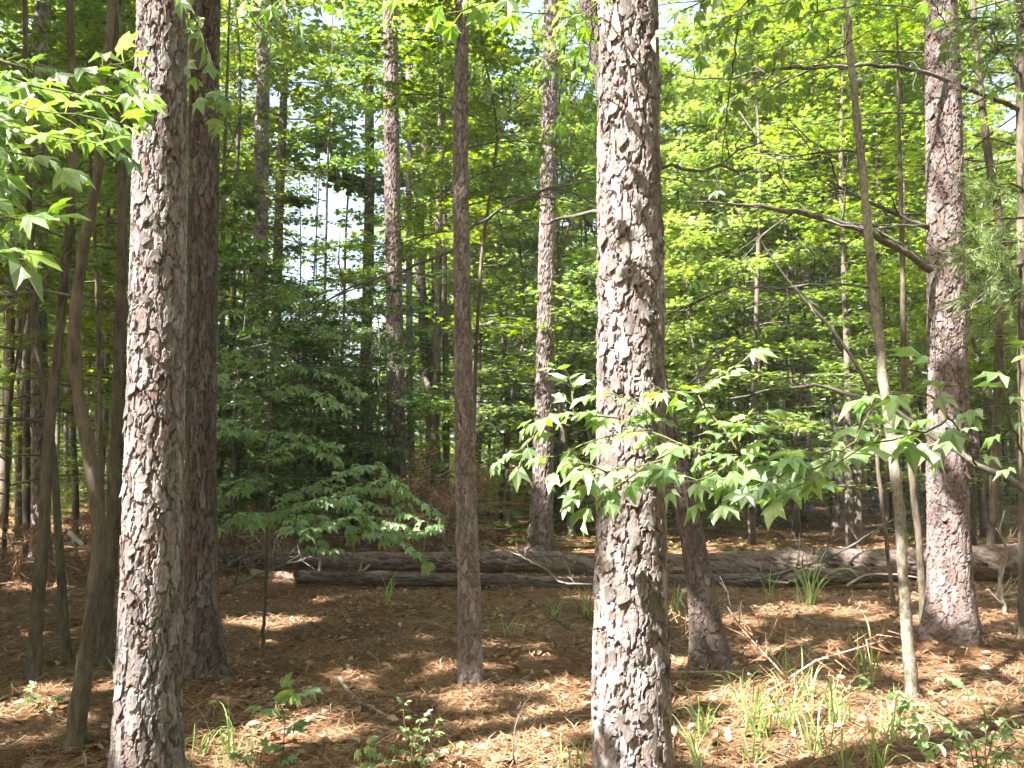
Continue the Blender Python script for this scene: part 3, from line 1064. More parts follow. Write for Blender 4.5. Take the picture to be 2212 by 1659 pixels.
def lit(u, v, d, r_):
    q = down(at(u, v, d))[0]
    LIT.append((q[0], q[1], r_))


for v in range(-60, 860, 70):
    lit(1335, v, 3.6, 0.17)
for v, r_ in ((900, .07), (960, .06), (1250, .09), (1320, .08), (1450, .10), (1520, .10), (1600, .13), (1660, .13)):
    lit(1325, v, 3.6, r_)
for u, v in ((1120, 985), (1180, 960), (1260, 920), (1340, 880), (1430, 860), (1500, 800), (1590, 790), (1560, 860), (1600, 920), (1650, 960), (1570, 990), (1300, 1050), (1260, 1080), (1450, 1020), (1540, 1070), (1230, 800)):
    lit(u, v, 3.15, 0.15)
for u, v in ((40, 170), (110, 200), (190, 190), (260, 210), (70, 260), (160, 270), (240, 280), (120, 330), (30, 230), (210, 330)):
    lit(u, v, 2.3, 0.27)
for k, v in enumerate(range(-40, 1700, 58)):
    lit(292 + 8 * math.sin(k * 2.1), v, 3.87, 0.050 + 0.035 * math.sin(k * 1.3) + (0.03 if v < 700 else 0))
for u, v, r_ in ((1560, 1600, .34), (1700, 1630, .42), (1830, 1600, .36), (1970, 1600, .3), (1640, 1520, .2), (1790, 1510, .25), (1240, 1560, .3), (1140, 1600, .25), (1560, 1500, .2), (2090, 1650, .3), (1180, 1570, .22), (1230, 1490, .26), (1130, 1650, .25), (1225, 1640, .16),
                 (1590, 1340, .22), (1700, 1320, .3), (1850, 1330, .26), (1640, 1400, .15), (1760, 1390, .15), (2160, 1330, .3), (2180, 1420, .25), (2120, 1500, .22), (1480, 1430, .2), (1960, 1450, .12), (1965, 1330, .08),
                 (560, 1340, .22), (640, 1345, .2), (760, 1500, .06), (900, 1420, .09), (1060, 1390, .12), (1140, 1395, .10), (1260, 1290, .14), (70, 1270, .22), (30, 1220, .25), (40, 1540, .14), (60, 1600, .12), (120, 1490, .10), (860, 1360, .08), (700, 1300, .10)):
    p = on_ground(u, v)
    q = down(p)[0]
    LIT.append((q[0], q[1], r_))
fr_ = np.random.default_rng(66)
for _ in range(46):
    p = on_ground(fr_.uniform(0, 1250), fr_.uniform(1290, 1655))
    q = down(p)[0]
    LIT.append((q[0], q[1], fr_.uniform(0.02, 0.09)))
for v, r_ in ((40, .3), (150, .28), (260, .2), (420, .15), (560, .12), (900, .13), (1150, .2), (1230, .14)):
    lit(2025, v, 7.2, r_)
for u, v in ((1340, 1190), (1420, 1190), (1220, 1190), (2150, 1205), (590, 1205), (2200, 1200), (1700, 1190), (1850, 1190), (1130, 1190), (650, 1200)):
    lit(u, v, 11.0, 0.2)
for u, v in ((2150, 530), (2180, 600), (2120, 480), (2100, 60), (1960, 1400), (1970, 1450)):
    lit(u, v, 5.2, 0.22)
for u, v in ((600, 1520), (1500, 1560), (1660, 1560), (1880, 1430), (1800, 1470), (560, 1610)):
    lit(u, v, 5.0, 0.16)
for u, v in ((1900, 960), (1980, 860), (1820, 980)):
    lit(u, v, 2.8, 0.08)
LITA = np.array(LIT)
DARK = []
for u, v, d, r_ in ((460, 1100, 5.5, .45), (560, 1100, 5.6, .45), (660, 1080, 5.5, .45), (760, 1090, 5.4, .45), (860, 1120, 5.2, .45), (920, 1170, 5.0, .35), (700, 960, 5.8, .5), (500, 900, 5.6, .5), (600, 850, 6, .5), (700, 720, 6, .5), (540, 680, 6, .5),
                    (434, 300, 6.1, .3), (434, 600, 6.1, .3), (434, 900, 6.1, .3), (434, 1200, 6.1, .3), (1005, 900, 6, .25), (1005, 1150, 6, .25), (1000, 600, 6, .2), (1010, 1350, 6, .2), (190, 1000, 4.8, .3), (180, 1250, 4.8, .3), (175, 750, 4.8, .3), (100, 1100, 6.3, .35), (90, 1300, 6.3, .35), (110, 850, 6.3, .35), (250, 1000, 6.9, .3),
                    (1500, 1250, 6.4, .25), (1480, 1100, 6.4, .25), (1530, 1380, 6.4, .2), (2060, 1000, 7.2, .2)):
    q = down(at(u, v, d))[0]
    DARK.append((q[0], q[1], r_))
for u, v, r_ in ((500, 1560, .5), (600, 1450, .5), (700, 1600, .5), (800, 1450, .5), (880, 1560, .45), (960, 1480, .35), (700, 1400, .3), (1000, 1600, .3), (1100, 1280, .6), (900, 1300, .5), (1150, 1440, .2), (150, 1400, .5), (200, 1600, .3)):
    q = down(on_ground(u, v))[0]
    DARK.append((q[0], q[1], r_))


def keep_leaf(P):
    q = down(P)
    k = np.ones(len(P), bool)
    wob = 0.75 + 0.5 * vnoise(q[:, 0] * 6 + 50, q[:, 1] * 6 + 50)
    for x, y, r_ in LITA:
        k &= (q[:, 0] - x) ** 2 + (q[:, 1] - y) ** 2 > (r_ * wob + 0.10) ** 2
    # loose flecks everywhere, more of them to the right to put more sun on the ground there
    n = vnoise(q[:, 0] * 1.5 + 90, q[:, 1] * 1.5 + 80) * 0.65 + vnoise(q[:, 0] * 3.7 + 30, q[:, 1] * 3.7 + 20) * 0.35
    thr = np.interp(q[:, 0], [-3, 0.8, 2.2, 8], [0.24, 0.25, 0.42, 0.46])
    thr = np.where((q[:, 1] > 11) & (q[:, 0] > 1), np.maximum(thr, 0.42), thr)
    for x, y, r_ in DARK:
        thr = np.where((q[:, 0] - x) ** 2 + (q[:, 1] - y) ** 2 < r_ ** 2, 0.0, thr)
    return k & (n > thr)


def keep_wood(P):
    q = down(P)
    k = np.ones(len(P), bool)
    for x, y, r_ in LITA:
        if r_ > 0.1:
            k &= (q[:, 0] - x) ** 2 + (q[:, 1] - y) ** 2 > (r_ * 0.9) ** 2
    return k


def canopy(t, base, top_xy, z0, z1, rad, seed, leaves=6600, size=0.175):
    """a carved crown in place: world centre top_xy"""
    off = np.array([top_xy[0], top_xy[1], 0.0])
    br, V, F = spray_crown(seed, z0, z1, rad, 34, leaves, size, LEAF_FAR, 'round', keep=lambda P: keep_leaf(P + off), clear=lambda P: keep_wood(P + off))
    m = Matrix.Translation((off[0] - base[0], off[1] - base[1], -base[2]))
    part('branches', br.mesh('branches', M_HARD_FAR, True), t, m)
    part('crown', mesh_np('crown', V, F, M_LEAF), t, m)


canopy(tD, bD, (pD[-1][0] - 0.6, 5.2), 7.5, 13, 3.2, 501)
canopy(tE, bE, (pE[-1][0] + 0.2, 7.6), 8.5, 14.5, 3.2, 570)
for k, (x, y, zt) in enumerate(((-11.5, 1.0, 13), (-8.2, -0.5, 12), (-4.8, -1.8, 13), (-11.5, 5.4, 12), (-8.0, 3.6, 13), (-6.2, 0.9, 12), (-8.6, 7.6, 13), (-5.6, 7.2, 14), (-2.4, 8.4, 14), (-1.5, 1.5, 13), (-11.8, 10.2, 13), (-6.0, 10.6, 14), (1.2, 6.2, 15), (-1.6, 4.6, 14.5), (-11.6, 13.0, 15), (-14.5, 9.5, 15), (-15.2, 15.5, 16), (-12.0, 17.5, 16), (-17, 20.5, 16))):  # unseen trees added to shade the foreground, crowns cut along the sunbeams
    if x == -2.4 or x == 1.2 or x == -1.6 or x == -1.5:
        host, hb = {-2.4: (t2, b2), 1.2: (t5, b5), -1.6: (t1, b1), -1.5: (t1, b1)}[x]
        continue
    y -= 2.2
    b = np.array([x, y, float(ground_z(x, y))])
    t = thing('hardwood_tree', 'added unseen hardwood beyond the left edge, crown cut to shape the foreground light', 'tree', b, 'added shade trees beyond the left edge')
    a = Acc()
    a.add(*simple_trunk(520 + k, zt - 1, 0.12))
    part('trunk', a.mesh('trunk', M_HARD, True), t)
    canopy(t, b, (x, y), zt - 6.0, zt, 3.1, 540 + k)

# unseen trees added for their crowns, which are cut to shape the light
for k, (x, y, z0, z1) in enumerate(((-2.6, 8.6, 8.5, 14.5), (1.0, 6.4, 8.5, 14.5), (-1.4, 2.2, 7.0, 13))):
    if k == 0:
        continue
    px = {0: -7.0, 1: 3.9, 2: -3.4}[k]
    py = {0: 9.2, 1: 2.0, 2: -1.0}[k]
    b = np.array([px, py, float(ground_z(px, py))])
    t = thing('hardwood_tree', 'added unseen hardwood with its crown cut overhead to shape the light', 'tree', b, 'added trees with crowns overhead')
    P_ = np.array([[px, py, -0.1], [px + (x - px) * 0.15, py + (y - py) * 0.15, 3.0], [px + (x - px) * 0.5, py + (y - py) * 0.5, 6.5], [x, y, z1 - 1]])
    if k != 1:
        path, rad = smooth_path(P_, [0.13, 0.11, 0.09, 0.04], 0.3)
    else:
        path, rad = smooth_path(P_, [0.13, 0.11, 0.09, 0.04], 0.3)
    a = Acc()
    a.add(*tube(path, rad, 10, 0.03, rng))
    part('trunk', a.mesh('trunk', M_HARD, True, b), t)
    canopy(t, b, (x, y), z0, z1, 3.2, 570 + k)

# ------------------------------------------------------------------ background trees
BACK = []          # (object, u, kind) for the labels


def back_tree(key, x, y, s, rot, kind, trunk_only=False):
    v = VARIANTS[key]
    b = (x, y, float(ground_z(x, y)))
    t = thing('hardwood_tree', '', 'tree', b)
    m = Matrix.Rotation(rot, 4, 'Z') @ Matrix.Diagonal((s, s, s, 1))
    part('trunk', v['trunk'], t, m)
    part('branches', v['branches'], t, m)
    part('crown', v['crown'], t, m)
    BACK.append((t, screen((x, y, 2.0))[0], kind))
    return t


def in_gap(u, half):
    """directions in which the photo looks out through the stand to the sky"""
    return (635 - half < u < 840 + half)


r = np.random.default_rng(77)
placed = []


def far_enough(x, y, dmin):
    return all((x - a) ** 2 + (y - b) ** 2 > dmin ** 2 for a, b in placed)


# understorey close behind the logs, placed by look
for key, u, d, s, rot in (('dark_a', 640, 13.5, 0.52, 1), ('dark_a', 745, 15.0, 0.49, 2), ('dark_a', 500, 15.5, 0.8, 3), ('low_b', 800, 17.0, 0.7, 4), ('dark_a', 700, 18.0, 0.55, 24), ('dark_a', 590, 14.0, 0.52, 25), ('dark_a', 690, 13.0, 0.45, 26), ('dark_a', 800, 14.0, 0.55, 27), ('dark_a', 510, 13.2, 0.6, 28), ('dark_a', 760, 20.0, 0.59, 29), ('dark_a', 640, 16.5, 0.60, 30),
                          ('low_b', 1100, 17.5, 1.1, 5), ('mid_a', 1235, 17.0, 1.0, 6), ('low_a', 1290, 20.0, 1.2, 7), ('mid_a', 1080, 23.0, 1.1, 8),
                          ('low_a', 1500, 15.0, 1.1, 9), ('mid_a', 1620, 16.0, 1.0, 10), ('low_b', 1720, 17.5, 1.05, 11), ('mid_b', 1850, 16.0, 0.95, 12), ('low_a', 1940, 14.0, 1.0, 13),
                          ('mid_a', 1480, 21.0, 1.1, 14), ('low_b', 2150, 13.5, 1.0, 15), ('mid_b', 2120, 18.0, 1.0, 16), ('low_a', 20, 13.0, 1.0, 17), ('mid_a', 170, 16.0, 1.0, 18), ('low_b', 260, 13.5, 0.9, 19), ('mid_b', 60, 20.0, 1.1, 20), ('mid_b', 470, 19.0, 1.1, 21), ('mid_a', 1395, 19.5, 1.05, 22), ('mid_b', 950, 25.0, 0.9, 23)):
    p = at(u, 990, d)
    placed.append((p[0], d))
    back_tree(key, p[0], d, s, rot * 2.1, 'leafy understorey tree behind logs')
for key, u, d, s, rot in (('tall_b', 800, 24.0, 1.3, 2), ('tall_b', 580, 23.0, 1.2, 11),
                          ('tall_a', -160, 13.5, 0.9, 5), ('tall_a', 10, 21, 1.0, 8)):
    p = at(u, 990, d)
    placed.append((p[0], d))
    back_tree(key, p[0], d, s, rot * 1.7, 'tall leafy tree')
n = 0
for _ in range(4000):
    y = 21 + 27 * r.random() ** 0.8
    x = r.uniform(-0.66, 0.66) * y
    u = screen((x, y, 2))[0]
    if not far_enough(x, y, 2.6):
        continue
    key = ['tall_a', 'tall_b', 'far_a', 'mid_b', 'mid_a', 'far_a'][int(r.integers(6))]
    if in_gap(u, 150 * 20 / y):
        if r.random() > 0.5:
            continue
        key = 'low_b'
        s = min(1.0, (1.6 + 0.15 * y) / 7.0)
    else:
        s = r.uniform(0.85, 1.2)
    placed.append((x, y))
    back_tree(key, x, y, s, r.uniform(0, 6.28), 'leafy far tree')
    n += 1
    if n >= 74:
        break

# low shrubs beyond the logs
n = 0
for _ in range(3000):
    y = 15.5 + 25 * r.random()
    x = r.uniform(-0.66, 0.66) * y
    if not far_enough(x, y, 1.1):
        continue
    placed.append((x, y))
    key = ['low_a', 'low_b'][int(r.integers(2))]
    v = VARIANTS[key]
    s = r.uniform(0.2, 0.42) * (1 + max(0, y - 19) / 40)
    t = thing('shrub', '', 'shrub', (x, y, float(ground_z(x, y))))
    m = Matrix.Translation((0, 0, -0.2)) @ Matrix.Rotation(r.uniform(0, 6.28), 4, 'Z') @ Matrix.Diagonal((s * 1.5, s * 1.5, s, 1))
    part('branches', v['branches'], t, m)
    part('crown', v['crown'], t, m)
    BACK.append((t, screen((x, y, 1.0))[0], 'low leafy shrub beyond logs'))
    n += 1
    if n >= 150:
        break

# slim far trunks that stand out against the light
STEM = []
for k in range(4):
    rr_ = np.random.default_rng(640 + k)
    a = Acc()
    a.add(*simple_trunk(640 + k, 13, 0.075, 0.09, 7))
    STEM.append(a.mesh('trunk', M_HARD_FAR, True))
n = 0
for _ in range(3000):
    y = r.uniform(14.5, 40)
    u = r.choice([r.uniform(1560, 2000), r.uniform(0, 2212), r.uniform(580, 1300), r.uniform(0, 280), r.uniform(1450, 2200)])
    x = at(u, 990, y)[0]
    if not far_enough(x, y, 0.8):
        continue
    if in_gap(u, 50) and r.random() < 0.6:
        continue
    placed.append((x, y))
    s = r.uniform(0.45, 1.15)
    t = thing('slim_tree', '', 'tree', (x, y, float(ground_z(x, y))))
    part('trunk', STEM[int(r.integers(4))], t, Matrix.Rotation(r.uniform(0, 6.28), 4, 'Z') @ Matrix.Diagonal((s, s, r.uniform(0.9, 1.2), 1)))
    v = VARIANTS['low_a']
    if not in_gap(u, 90):
        m = Matrix.Translation((0, 0, 8.0)) @ Matrix.Rotation(r.uniform(0, 6.28), 4, 'Z')
        part('crown', v['crown'], t, m)
    BACK.append((t, u, 'slim bare far trunk'))
    n += 1
    if n >= 95:
        break

# labels: sector between the named pines, then counted from the left
SECT = [(-1e9, 333, 'left of front pine'), (333, 1003, 'between left and slim pines'), (1003, 1361, 'between slim and thickest pines'),
        (1361, 2047, 'between thickest and right pines'), (2047, 1e9, 'right of the right pine')]
ORD = ['first', 'second', 'third', 'fourth', 'fifth', 'sixth', 'seventh', 'eighth', 'ninth', 'tenth', 'eleventh', 'twelfth', 'thirteenth', 'fourteenth', 'fifteenth', 'sixteenth', 'seventeenth', 'eighteenth', 'nineteenth', 'twentieth']
ONES = ORD[:9]
for tens, tenth in (('twenty', 'thirtieth'), ('thirty', 'fortieth'), ('forty', 'fiftieth'), ('fifty', 'sixtieth'), ('sixty', 'seventieth'), ('seventy', 'eightieth')):
    ORD += [tens + '-' + o for o in ONES] + [tenth]
for lo, hi, where in SECT:
    for kind in sorted({b_[2] for b_ in BACK}):
        sel = sorted([b_ for b_ in BACK if lo <= b_[1] < hi and b_[2] == kind], key=lambda b_: b_[1])
        for q, (o, u, _) in enumerate(sel):
            o['label'] = '%s, %s from left %s' % (kind, ORD[q], where)
            o['group'] = kind + 's'


# far wood that closes the view: one mass of trunks and leaves
def far_wood():
    r = np.random.default_rng(88)
    P, trunks = [], Acc()
    for k in range(150):
        y = r.uniform(50, 85)
        x = r.uniform(-0.75, 0.75) * y
        u = screen((x, y, 3))[0]
        h = r.uniform(14, 24)
        if in_gap(u, 70):
            h = 1.6 + y * 0.10
        n = int(640 * min(1, h / 15))
        t = r.random(n)
        z = h * (0.12 + 0.88 * t)
        rad = 3.4 * np.sqrt(np.clip(1 - (1.5 * t - 0.6) ** 2, 0.05, 1)) * np.sqrt(r.random(n))
        cl = r.integers(0, 40, n)
        az = cl * 2.399 + r.normal(0, 0.35, n)
        z = np.where(r.random(n) < 0.22, r.random(n) * 3.2, z + r.normal(0, 0.2, n))
        P.append(np.stack([x + rad * np.cos(az), y + rad * np.sin(az), z], 1))
        trunks.add(*tube(np.array([[x, y, -0.2], [x + r.normal(0, .3), y, h * 0.5], [x + r.normal(0, .5), y, h]]), [0.16, 0.12, 0.03], 5))
    P = np.vstack(P)
    R = frames(r.uniform(0, 6.28, len(P)), 0.4, r)
    V, F = stamp(LEAF_FAR, P, R, r.uniform(0.35, 0.65, len(P)))
    me = mesh_np('far_wood', V, F, M_LEAF)
    o = single('far_woodland', me, 'distant leafy woodland closing the view behind the tree trunks', 'woodland', kind='stuff')
    tr = bpy.data.objects.new('trunks', trunks.mesh('trunks', M_HARD_FAR, True))
    COL.objects.link(tr)
    tr.parent = o
    tr['kind'] = 'stuff'


far_wood()


# the same wood goes on beside and behind the camera
def wood_around():
    r = np.random.default_rng(89)
    P, trunks = [], Acc()
    n = 0
    while n < 125:
        rad_ = 6.5 + 34 * r.random() ** 1.2
        az = r.uniform(-math.pi, math.pi)                 # clockwise from the view direction
        if abs(az) < math.radians(50):
            continue
        if -math.radians(160) < az < -math.radians(88) and rad_ < 19:      # left clear of trees so the sun gets in
            continue
        x, y = math.sin(az) * rad_, math.cos(az) * rad_
        h = r.uniform(11, 20)
        m = 1000
        t = r.random(m)
        z = h * (0.10 + 0.9 * t)
        cl = r.integers(0, 46, m)
        a_ = cl * 2.399 + r.normal(0, 0.35, m)
        q = 2.9 * np.sqrt(np.clip(1 - (1.5 * t - 0.6) ** 2, 0.05, 1)) * np.sqrt(r.random(m))
        P.append(np.stack([x + q * np.cos(a_), y + q * np.sin(a_), z], 1))
        trunks.add(*tube(np.array([[x, y, -0.2], [x + r.normal(0, .2), y, h * 0.5], [x + r.normal(0, .3), y, h]]), [0.13, 0.10, 0.03], 6))
        n += 1
    P = np.vstack(P)
    q = down(P)
    k = np.ones(len(P), bool)
    for x, y, r_ in LITA:  # leaves cut away from the sunbeams to the lit spots
        k &= (q[:, 0] - x) ** 2 + (q[:, 1] - y) ** 2 > (r_ + 0.2) ** 2
    P = P[k]
    V, F = stamp(LEAF_FAR, P, frames(r.uniform(0, 6.28, len(P)), 0.4, r), r.uniform(0.22, 0.42, len(P)))
    o = single('surrounding_woodland', mesh_np('surrounding_wood', V, F, M_LEAF), 'leafy woodland that goes on beside and behind the viewer', 'woodland', kind='stuff')
    part('trunks', trunks.mesh('trunks', M_HARD_FAR, True), o)


wood_around()


# ------------------------------------------------------------------ fallen logs
def log(label, A, B, ra, rb, seed, tint, amp=0.012, cw=0.09, ch=0.22):
    A, B = np.array(A), np.array(B)
    L_ = float(np.linalg.norm(B - A))
    k = 30
    s = np.linspace(0, 1, k)
    rr_ = np.random.default_rng(seed)
    wob_ = lambda s: (0.05 * np.sin(s * 7 + seed) + 0.02 * np.sin(s * 17), 0.04 * np.cos(s * 6) + 0.015 * np.cos(s * 19 + seed))
    path = np.stack([*wob_(s), s * L_], 1)
    rad = (ra + (rb - ra) * s) * (1 + 0.06 * np.sin(s * 23 + seed))
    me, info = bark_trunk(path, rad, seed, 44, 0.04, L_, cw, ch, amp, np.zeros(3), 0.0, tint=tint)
    t = thing('fallen_log', label, 'log', A)
    q = Vector(B - A).to_track_quat('Z', 'Y').to_matrix().to_4x4()
    part('trunk', me, t, q)
    a = Acc()                                # sawn / broken ends
    for z, rd, sg in ((0.0, ra, -1), (L_, rb, 1)):
        th = np.arange(14) * 2 * np.pi / 14
        c = np.array([*wob_(z / L_), z])
        ring = np.stack([c[0] + rd * 0.97 * np.cos(th), c[1] + rd * 0.97 * np.sin(th), z + rr_.normal(0, 0.02, 14)], 1)
        V = np.vstack([ring, c + [0, 0, sg * 0.02]])
        a.add(V, [[14, q_, (q_ + 1) % 14] if sg > 0 else [14, (q_ + 1) % 14, q_] for q_ in range(14)])
    part('broken_end', a.mesh('broken_end', M_DEAD), t, q)
    for k_ in range(5 if ra > 0.06 else 2):
        z = L_ * rr_.uniform(0.06, 0.9)
        rd = ra + (rb - ra) * z / L_
        th = rr_.uniform(0, 6.28)
        d_ = np.array([math.cos(th), math.sin(th), rr_.uniform(-0.5, 0.5)])
        p_ = np.array([wob_(z / L_)[0], wob_(z / L_)[1], z])
        l_ = rr_.uniform(0.08, 0.35)
        a = Acc()
        a.add(*tube(np.array([p_ + d_ * rd * 0.6, p_ + d_ * (rd + l_ * 0.5) + rr_.normal(0, 0.01, 3), p_ + d_ * (rd + l_)]), [0.022, 0.017, 0.010], 7, 0.1, rr_))
        part('branch_stub', a.mesh('branch_stub', M_DEAD), t, q)
    return t


log('long thick fallen pine log lying across the forest floor', at(475, 1212, 12.3), at(2420, 1218, 10.9), 0.10, 0.235, 81, (0.66, 0.60, 0.53), amp=0.024, cw=0.10, ch=0.30)
log('thinner dark fallen log lying in front of the thick log', at(640, 1257, 10.75), at(1938, 1250, 10.6), 0.075, 0.10, 82, (0.48, 0.44, 0.38), amp=0.018, cw=0.07, ch=0.22)
log('short pale fallen log lying in front of the left end of the thick log', at(540, 1246, 11.2), at(838, 1250, 11.1), 0.05, 0.055, 83, (1.15, 0.95, 0.8), amp=0.006)


# ------------------------------------------------------------------ fallen branches
def stick(label, pts, w, mat=M_DEAD, seed=0, twigs=0, name='fallen_branch', tw_len=0.3):
    """pts: (u, v) on the ground, or (u, v, d) for one that stands clear of it"""
    r = np.random.default_rng(seed)
    P = []
    for p in pts:
        if len(p) == 2:
            q = on_ground(*p)
            q[2] += 0.02
        else:
            q = at(*p)
        P.append(q)
    P = np.array(P)
    R = np.array([max(0.003, w * P[0][1] / FPX / 2 * (1 - 0.6 * k / (len(P) - 1))) for k in range(len(P))])
    path, rad = smooth_path(P, R, 0.08, 0.004, r)
    a = Acc()
    a.add(*tube(path, rad, 7, 0.08, r))
    for q in range(twigs):
        i = int(r.integers(1, len(path) - 1))
        dr = path[i + 1] - path[i - 1]
        dr /= np.linalg.norm(dr)
        dv = dr * 0.8 + r.normal(0, 0.5, 3) + [0, 0, 0.35]
        dv /= np.linalg.norm(dv)
        e = path[i] + dv * tw_len * r.uniform(0.4, 1.2)
        m_ = (path[i] + e) / 2 + r.normal(0, 0.02, 3)
        a.add(*tube(np.array([path[i], m_, e]), [rad[i] * 0.6, rad[i] * 0.4, 0.002], 5))
        e2 = m_ + (dv + r.normal(0, 0.5, 3)) * tw_len * 0.4
        a.add(*tube(np.array([m_, (m_ + e2) / 2, e2]), [rad[i] * 0.35, rad[i] * 0.25, 0.0015], 4))
    return single(name, a.mesh(name, mat, True, P[0]), label, 'branch', P[0])


stick('curved grey stick on shaded straw left of the slim pine foot', [(733, 1470), (758, 1505), (800, 1535), (860, 1560)], 9, seed=1)
stick('pale straight stick lying in the sun left of the thickest pine', [(1130, 1562), (1200, 1558), (1275, 1552)], 9, seed=2)
stick('dark knobby stick on the straw left of the slender mottled sapling', [(1722, 1335), (1770, 1352), (1830, 1360), (1885, 1362)], 10, M_LIMB, seed=3)
stick('long brown stick leaning on the logs right of the slim pine', [(1240, 1370), (1160, 1310), (1090, 1270)], 8, M_LIMB, seed=4)
stick('forked pale dead branch leaning against the logs in front of the thickest pine', [(1290, 1262, 9.6), (1215, 1258, 9.8), (1180, 1230, 10.3), (1100, 1190, 11.2), (1040, 1165, 12.0)], 5, M_DEAD, seed=5, twigs=8)
stick('short bleached stick standing up from the logs', [(1235, 1252, 10.0), (1225, 1222, 10.0), (1205, 1190, 10.0)], 6, M_DEAD, seed=6, twigs=2)
stick('thin pole leaning on the logs left of the slim pine', [(900, 1360), (945, 1320, 9.4), (1000, 1270, 10.6)], 7, M_LIMB, seed=7)
stick('tangled dead branch over the left end of the logs', [(470, 1290), (560, 1240, 10.6), (690, 1200, 11.2), (800, 1185, 11.6)], 8, M_LIMB, seed=8, twigs=16, tw_len=0.5)
stick('grey dead branch arching over the logs behind the sapling', [(1620, 1255, 10.2), (1700, 1235, 10.6), (1800, 1200, 10.9), (1900, 1140, 11.2), (1960, 1105, 11.4)], 7, M_LIMB, seed=9, twigs=9, tw_len=0.5)
stick('low arched dead branch below the thick log at the right', [(1830, 1265, 10.0), (1870, 1243, 10.0), (1930, 1240, 10.0), (1990, 1250, 10.0)], 6, M_DEAD, seed=10, twigs=2)
stick('broken dead branch with brown twigs beside the leaning pine foot', [(1660, 1420), (1640, 1390, 6.6), (1600, 1350, 6.9), (1570, 1310, 7.2)], 7, M_LIMB, seed=11, twigs=7)
stick('crooked pale stick on the straw at the right edge', [(2212, 1280), (2150, 1296), (2120, 1300)], 8, M_DEAD, seed=12)
stick('pale bare branch standing behind the thick log at right', [(2170, 1330), (2160, 1250, 9.0), (2175, 1190, 9.0), (2150, 1140, 9.0)], 10, M_DEAD, seed=13, twigs=7)
stick('heap of thin dead twigs left of the logs', [(480, 1230), (530, 1200, 10.2), (590, 1190, 10.3)], 6, M_LIMB, seed=14, twigs=22, tw_len=0.45)
stick('thin upright dead twig in the front middle', [(1112, 1659), (1110, 1600, 4.5), (1122, 1540, 4.6)], 5, M_LIMB, seed=15, twigs=1)
stick('branch lying among leaves at the far left behind the stems', [(0, 1290), (60, 1285), (180, 1290)], 8, M_LIMB, seed=16, twigs=6)
stick('pale log end poking out of the brush at far left', [(150, 1150, 10.5), (190, 1185, 10.2), (240, 1205, 10.0)], 12, M_DEAD, seed=17, twigs=4)
stick('stick on the sunny ground among the grass at lower right', [(1690, 1640), (1720, 1600, 4.7), (1740, 1560, 4.8)], 5, M_LIMB, seed=18)
stick('bent twig at the foot of the leaning pine', [(1478, 1500), (1484, 1440, 6.0), (1500, 1400, 6.1), (1520, 1370, 6.2)], 6, M_LIMB, seed=19, twigs=1)


def brush(label, u, v, d, w, h, seed, n=90):
    """heap of dead pine boughs: boughs and their brown needles"""
    r = np.random.default_rng(seed)
    c = at(u, v, d)
    c[2] = float(ground_z(c[0], c[1]))
    t = thing('brush_pile', label, 'brush pile', c)
    a = Acc()
    N_, D_ = [], []
    for k in range(n):
        p = c + [r.normal(0, w * 0.4), r.normal(0, 0.5), r.random() ** 1.5 * h * 0.7]
        dv = r.normal(0, 1, 3) * [1, 0.7, 0.6] + [0, 0, 0.25]
        dv /= np.linalg.norm(dv)
        l_ = r.uniform(0.3, 0.9)
        e = p + dv * l_
        e[2] = max(e[2], c[2] + 0.02)
        m_ = (p + e) / 2 + r.normal(0, 0.06, 3)
        a.add(*tube(np.array([p, m_, e]), [0.010, 0.007, 0.003], 4))
        if r.random() < 0.7:
            q = 60
            s = r.random(q)[:, None]
            N_.append(m_ + (e - m_) * s + r.normal(0, 0.03, (q, 3)))
            dd = dv * 0.5 + r.normal(0, 0.55, (q, 3)) - [0, 0, 0.35]
            D_.append(dd / np.linalg.norm(dd, axis=1)[:, None])
    part('boughs', a.mesh('boughs', M_DEAD, True, c), t)
    P = np.vstack(N_) - c
    D = np.vstack(D_)
    sd = np.cross(D, r.normal(0, 1, D.shape))
    sd /= np.linalg.norm(sd, axis=1)[:, None]
    L_ = r.uniform(0.10, 0.2, len(P))[:, None]
    V = np.stack([P - sd * 0.004, P + sd * 0.004, P + D * L_], 1).reshape(-1, 3)
    o = part('dead_needles', mesh_np('dead_needles', V, np.arange(len(V)).reshape(-1, 3), M_REDNEEDLE), t)


brush('heap of dead boughs with red brown needles left of the slim pine', 935, 1100, 13.2, 1.0, 2.0, 91, 170)
brush('low brown brush heap behind the stems at the far left', 60, 1120, 11.5, 2.4, 1.1, 92, 120)
brush('low brown brush between the dark shaded pine and the logs', 520, 1180, 12.5, 1.6, 0.9, 93, 80)
brush('small heap of dead pine straw and twigs against the leaning pine foot', 1600, 1440, 6.2, 0.4, 0.25, 94, 11)

# ------------------------------------------------------------------ near leaves
NEAR = [mesh_np('leaf', *leaf_template(5 if k % 4 else 3, 0.12 + 0.05 * k, 0.02 + 0.016 * k, 0.45 + 0.03 * k, 900 + k), M_LEAF_NEAR) for k in range(10)]


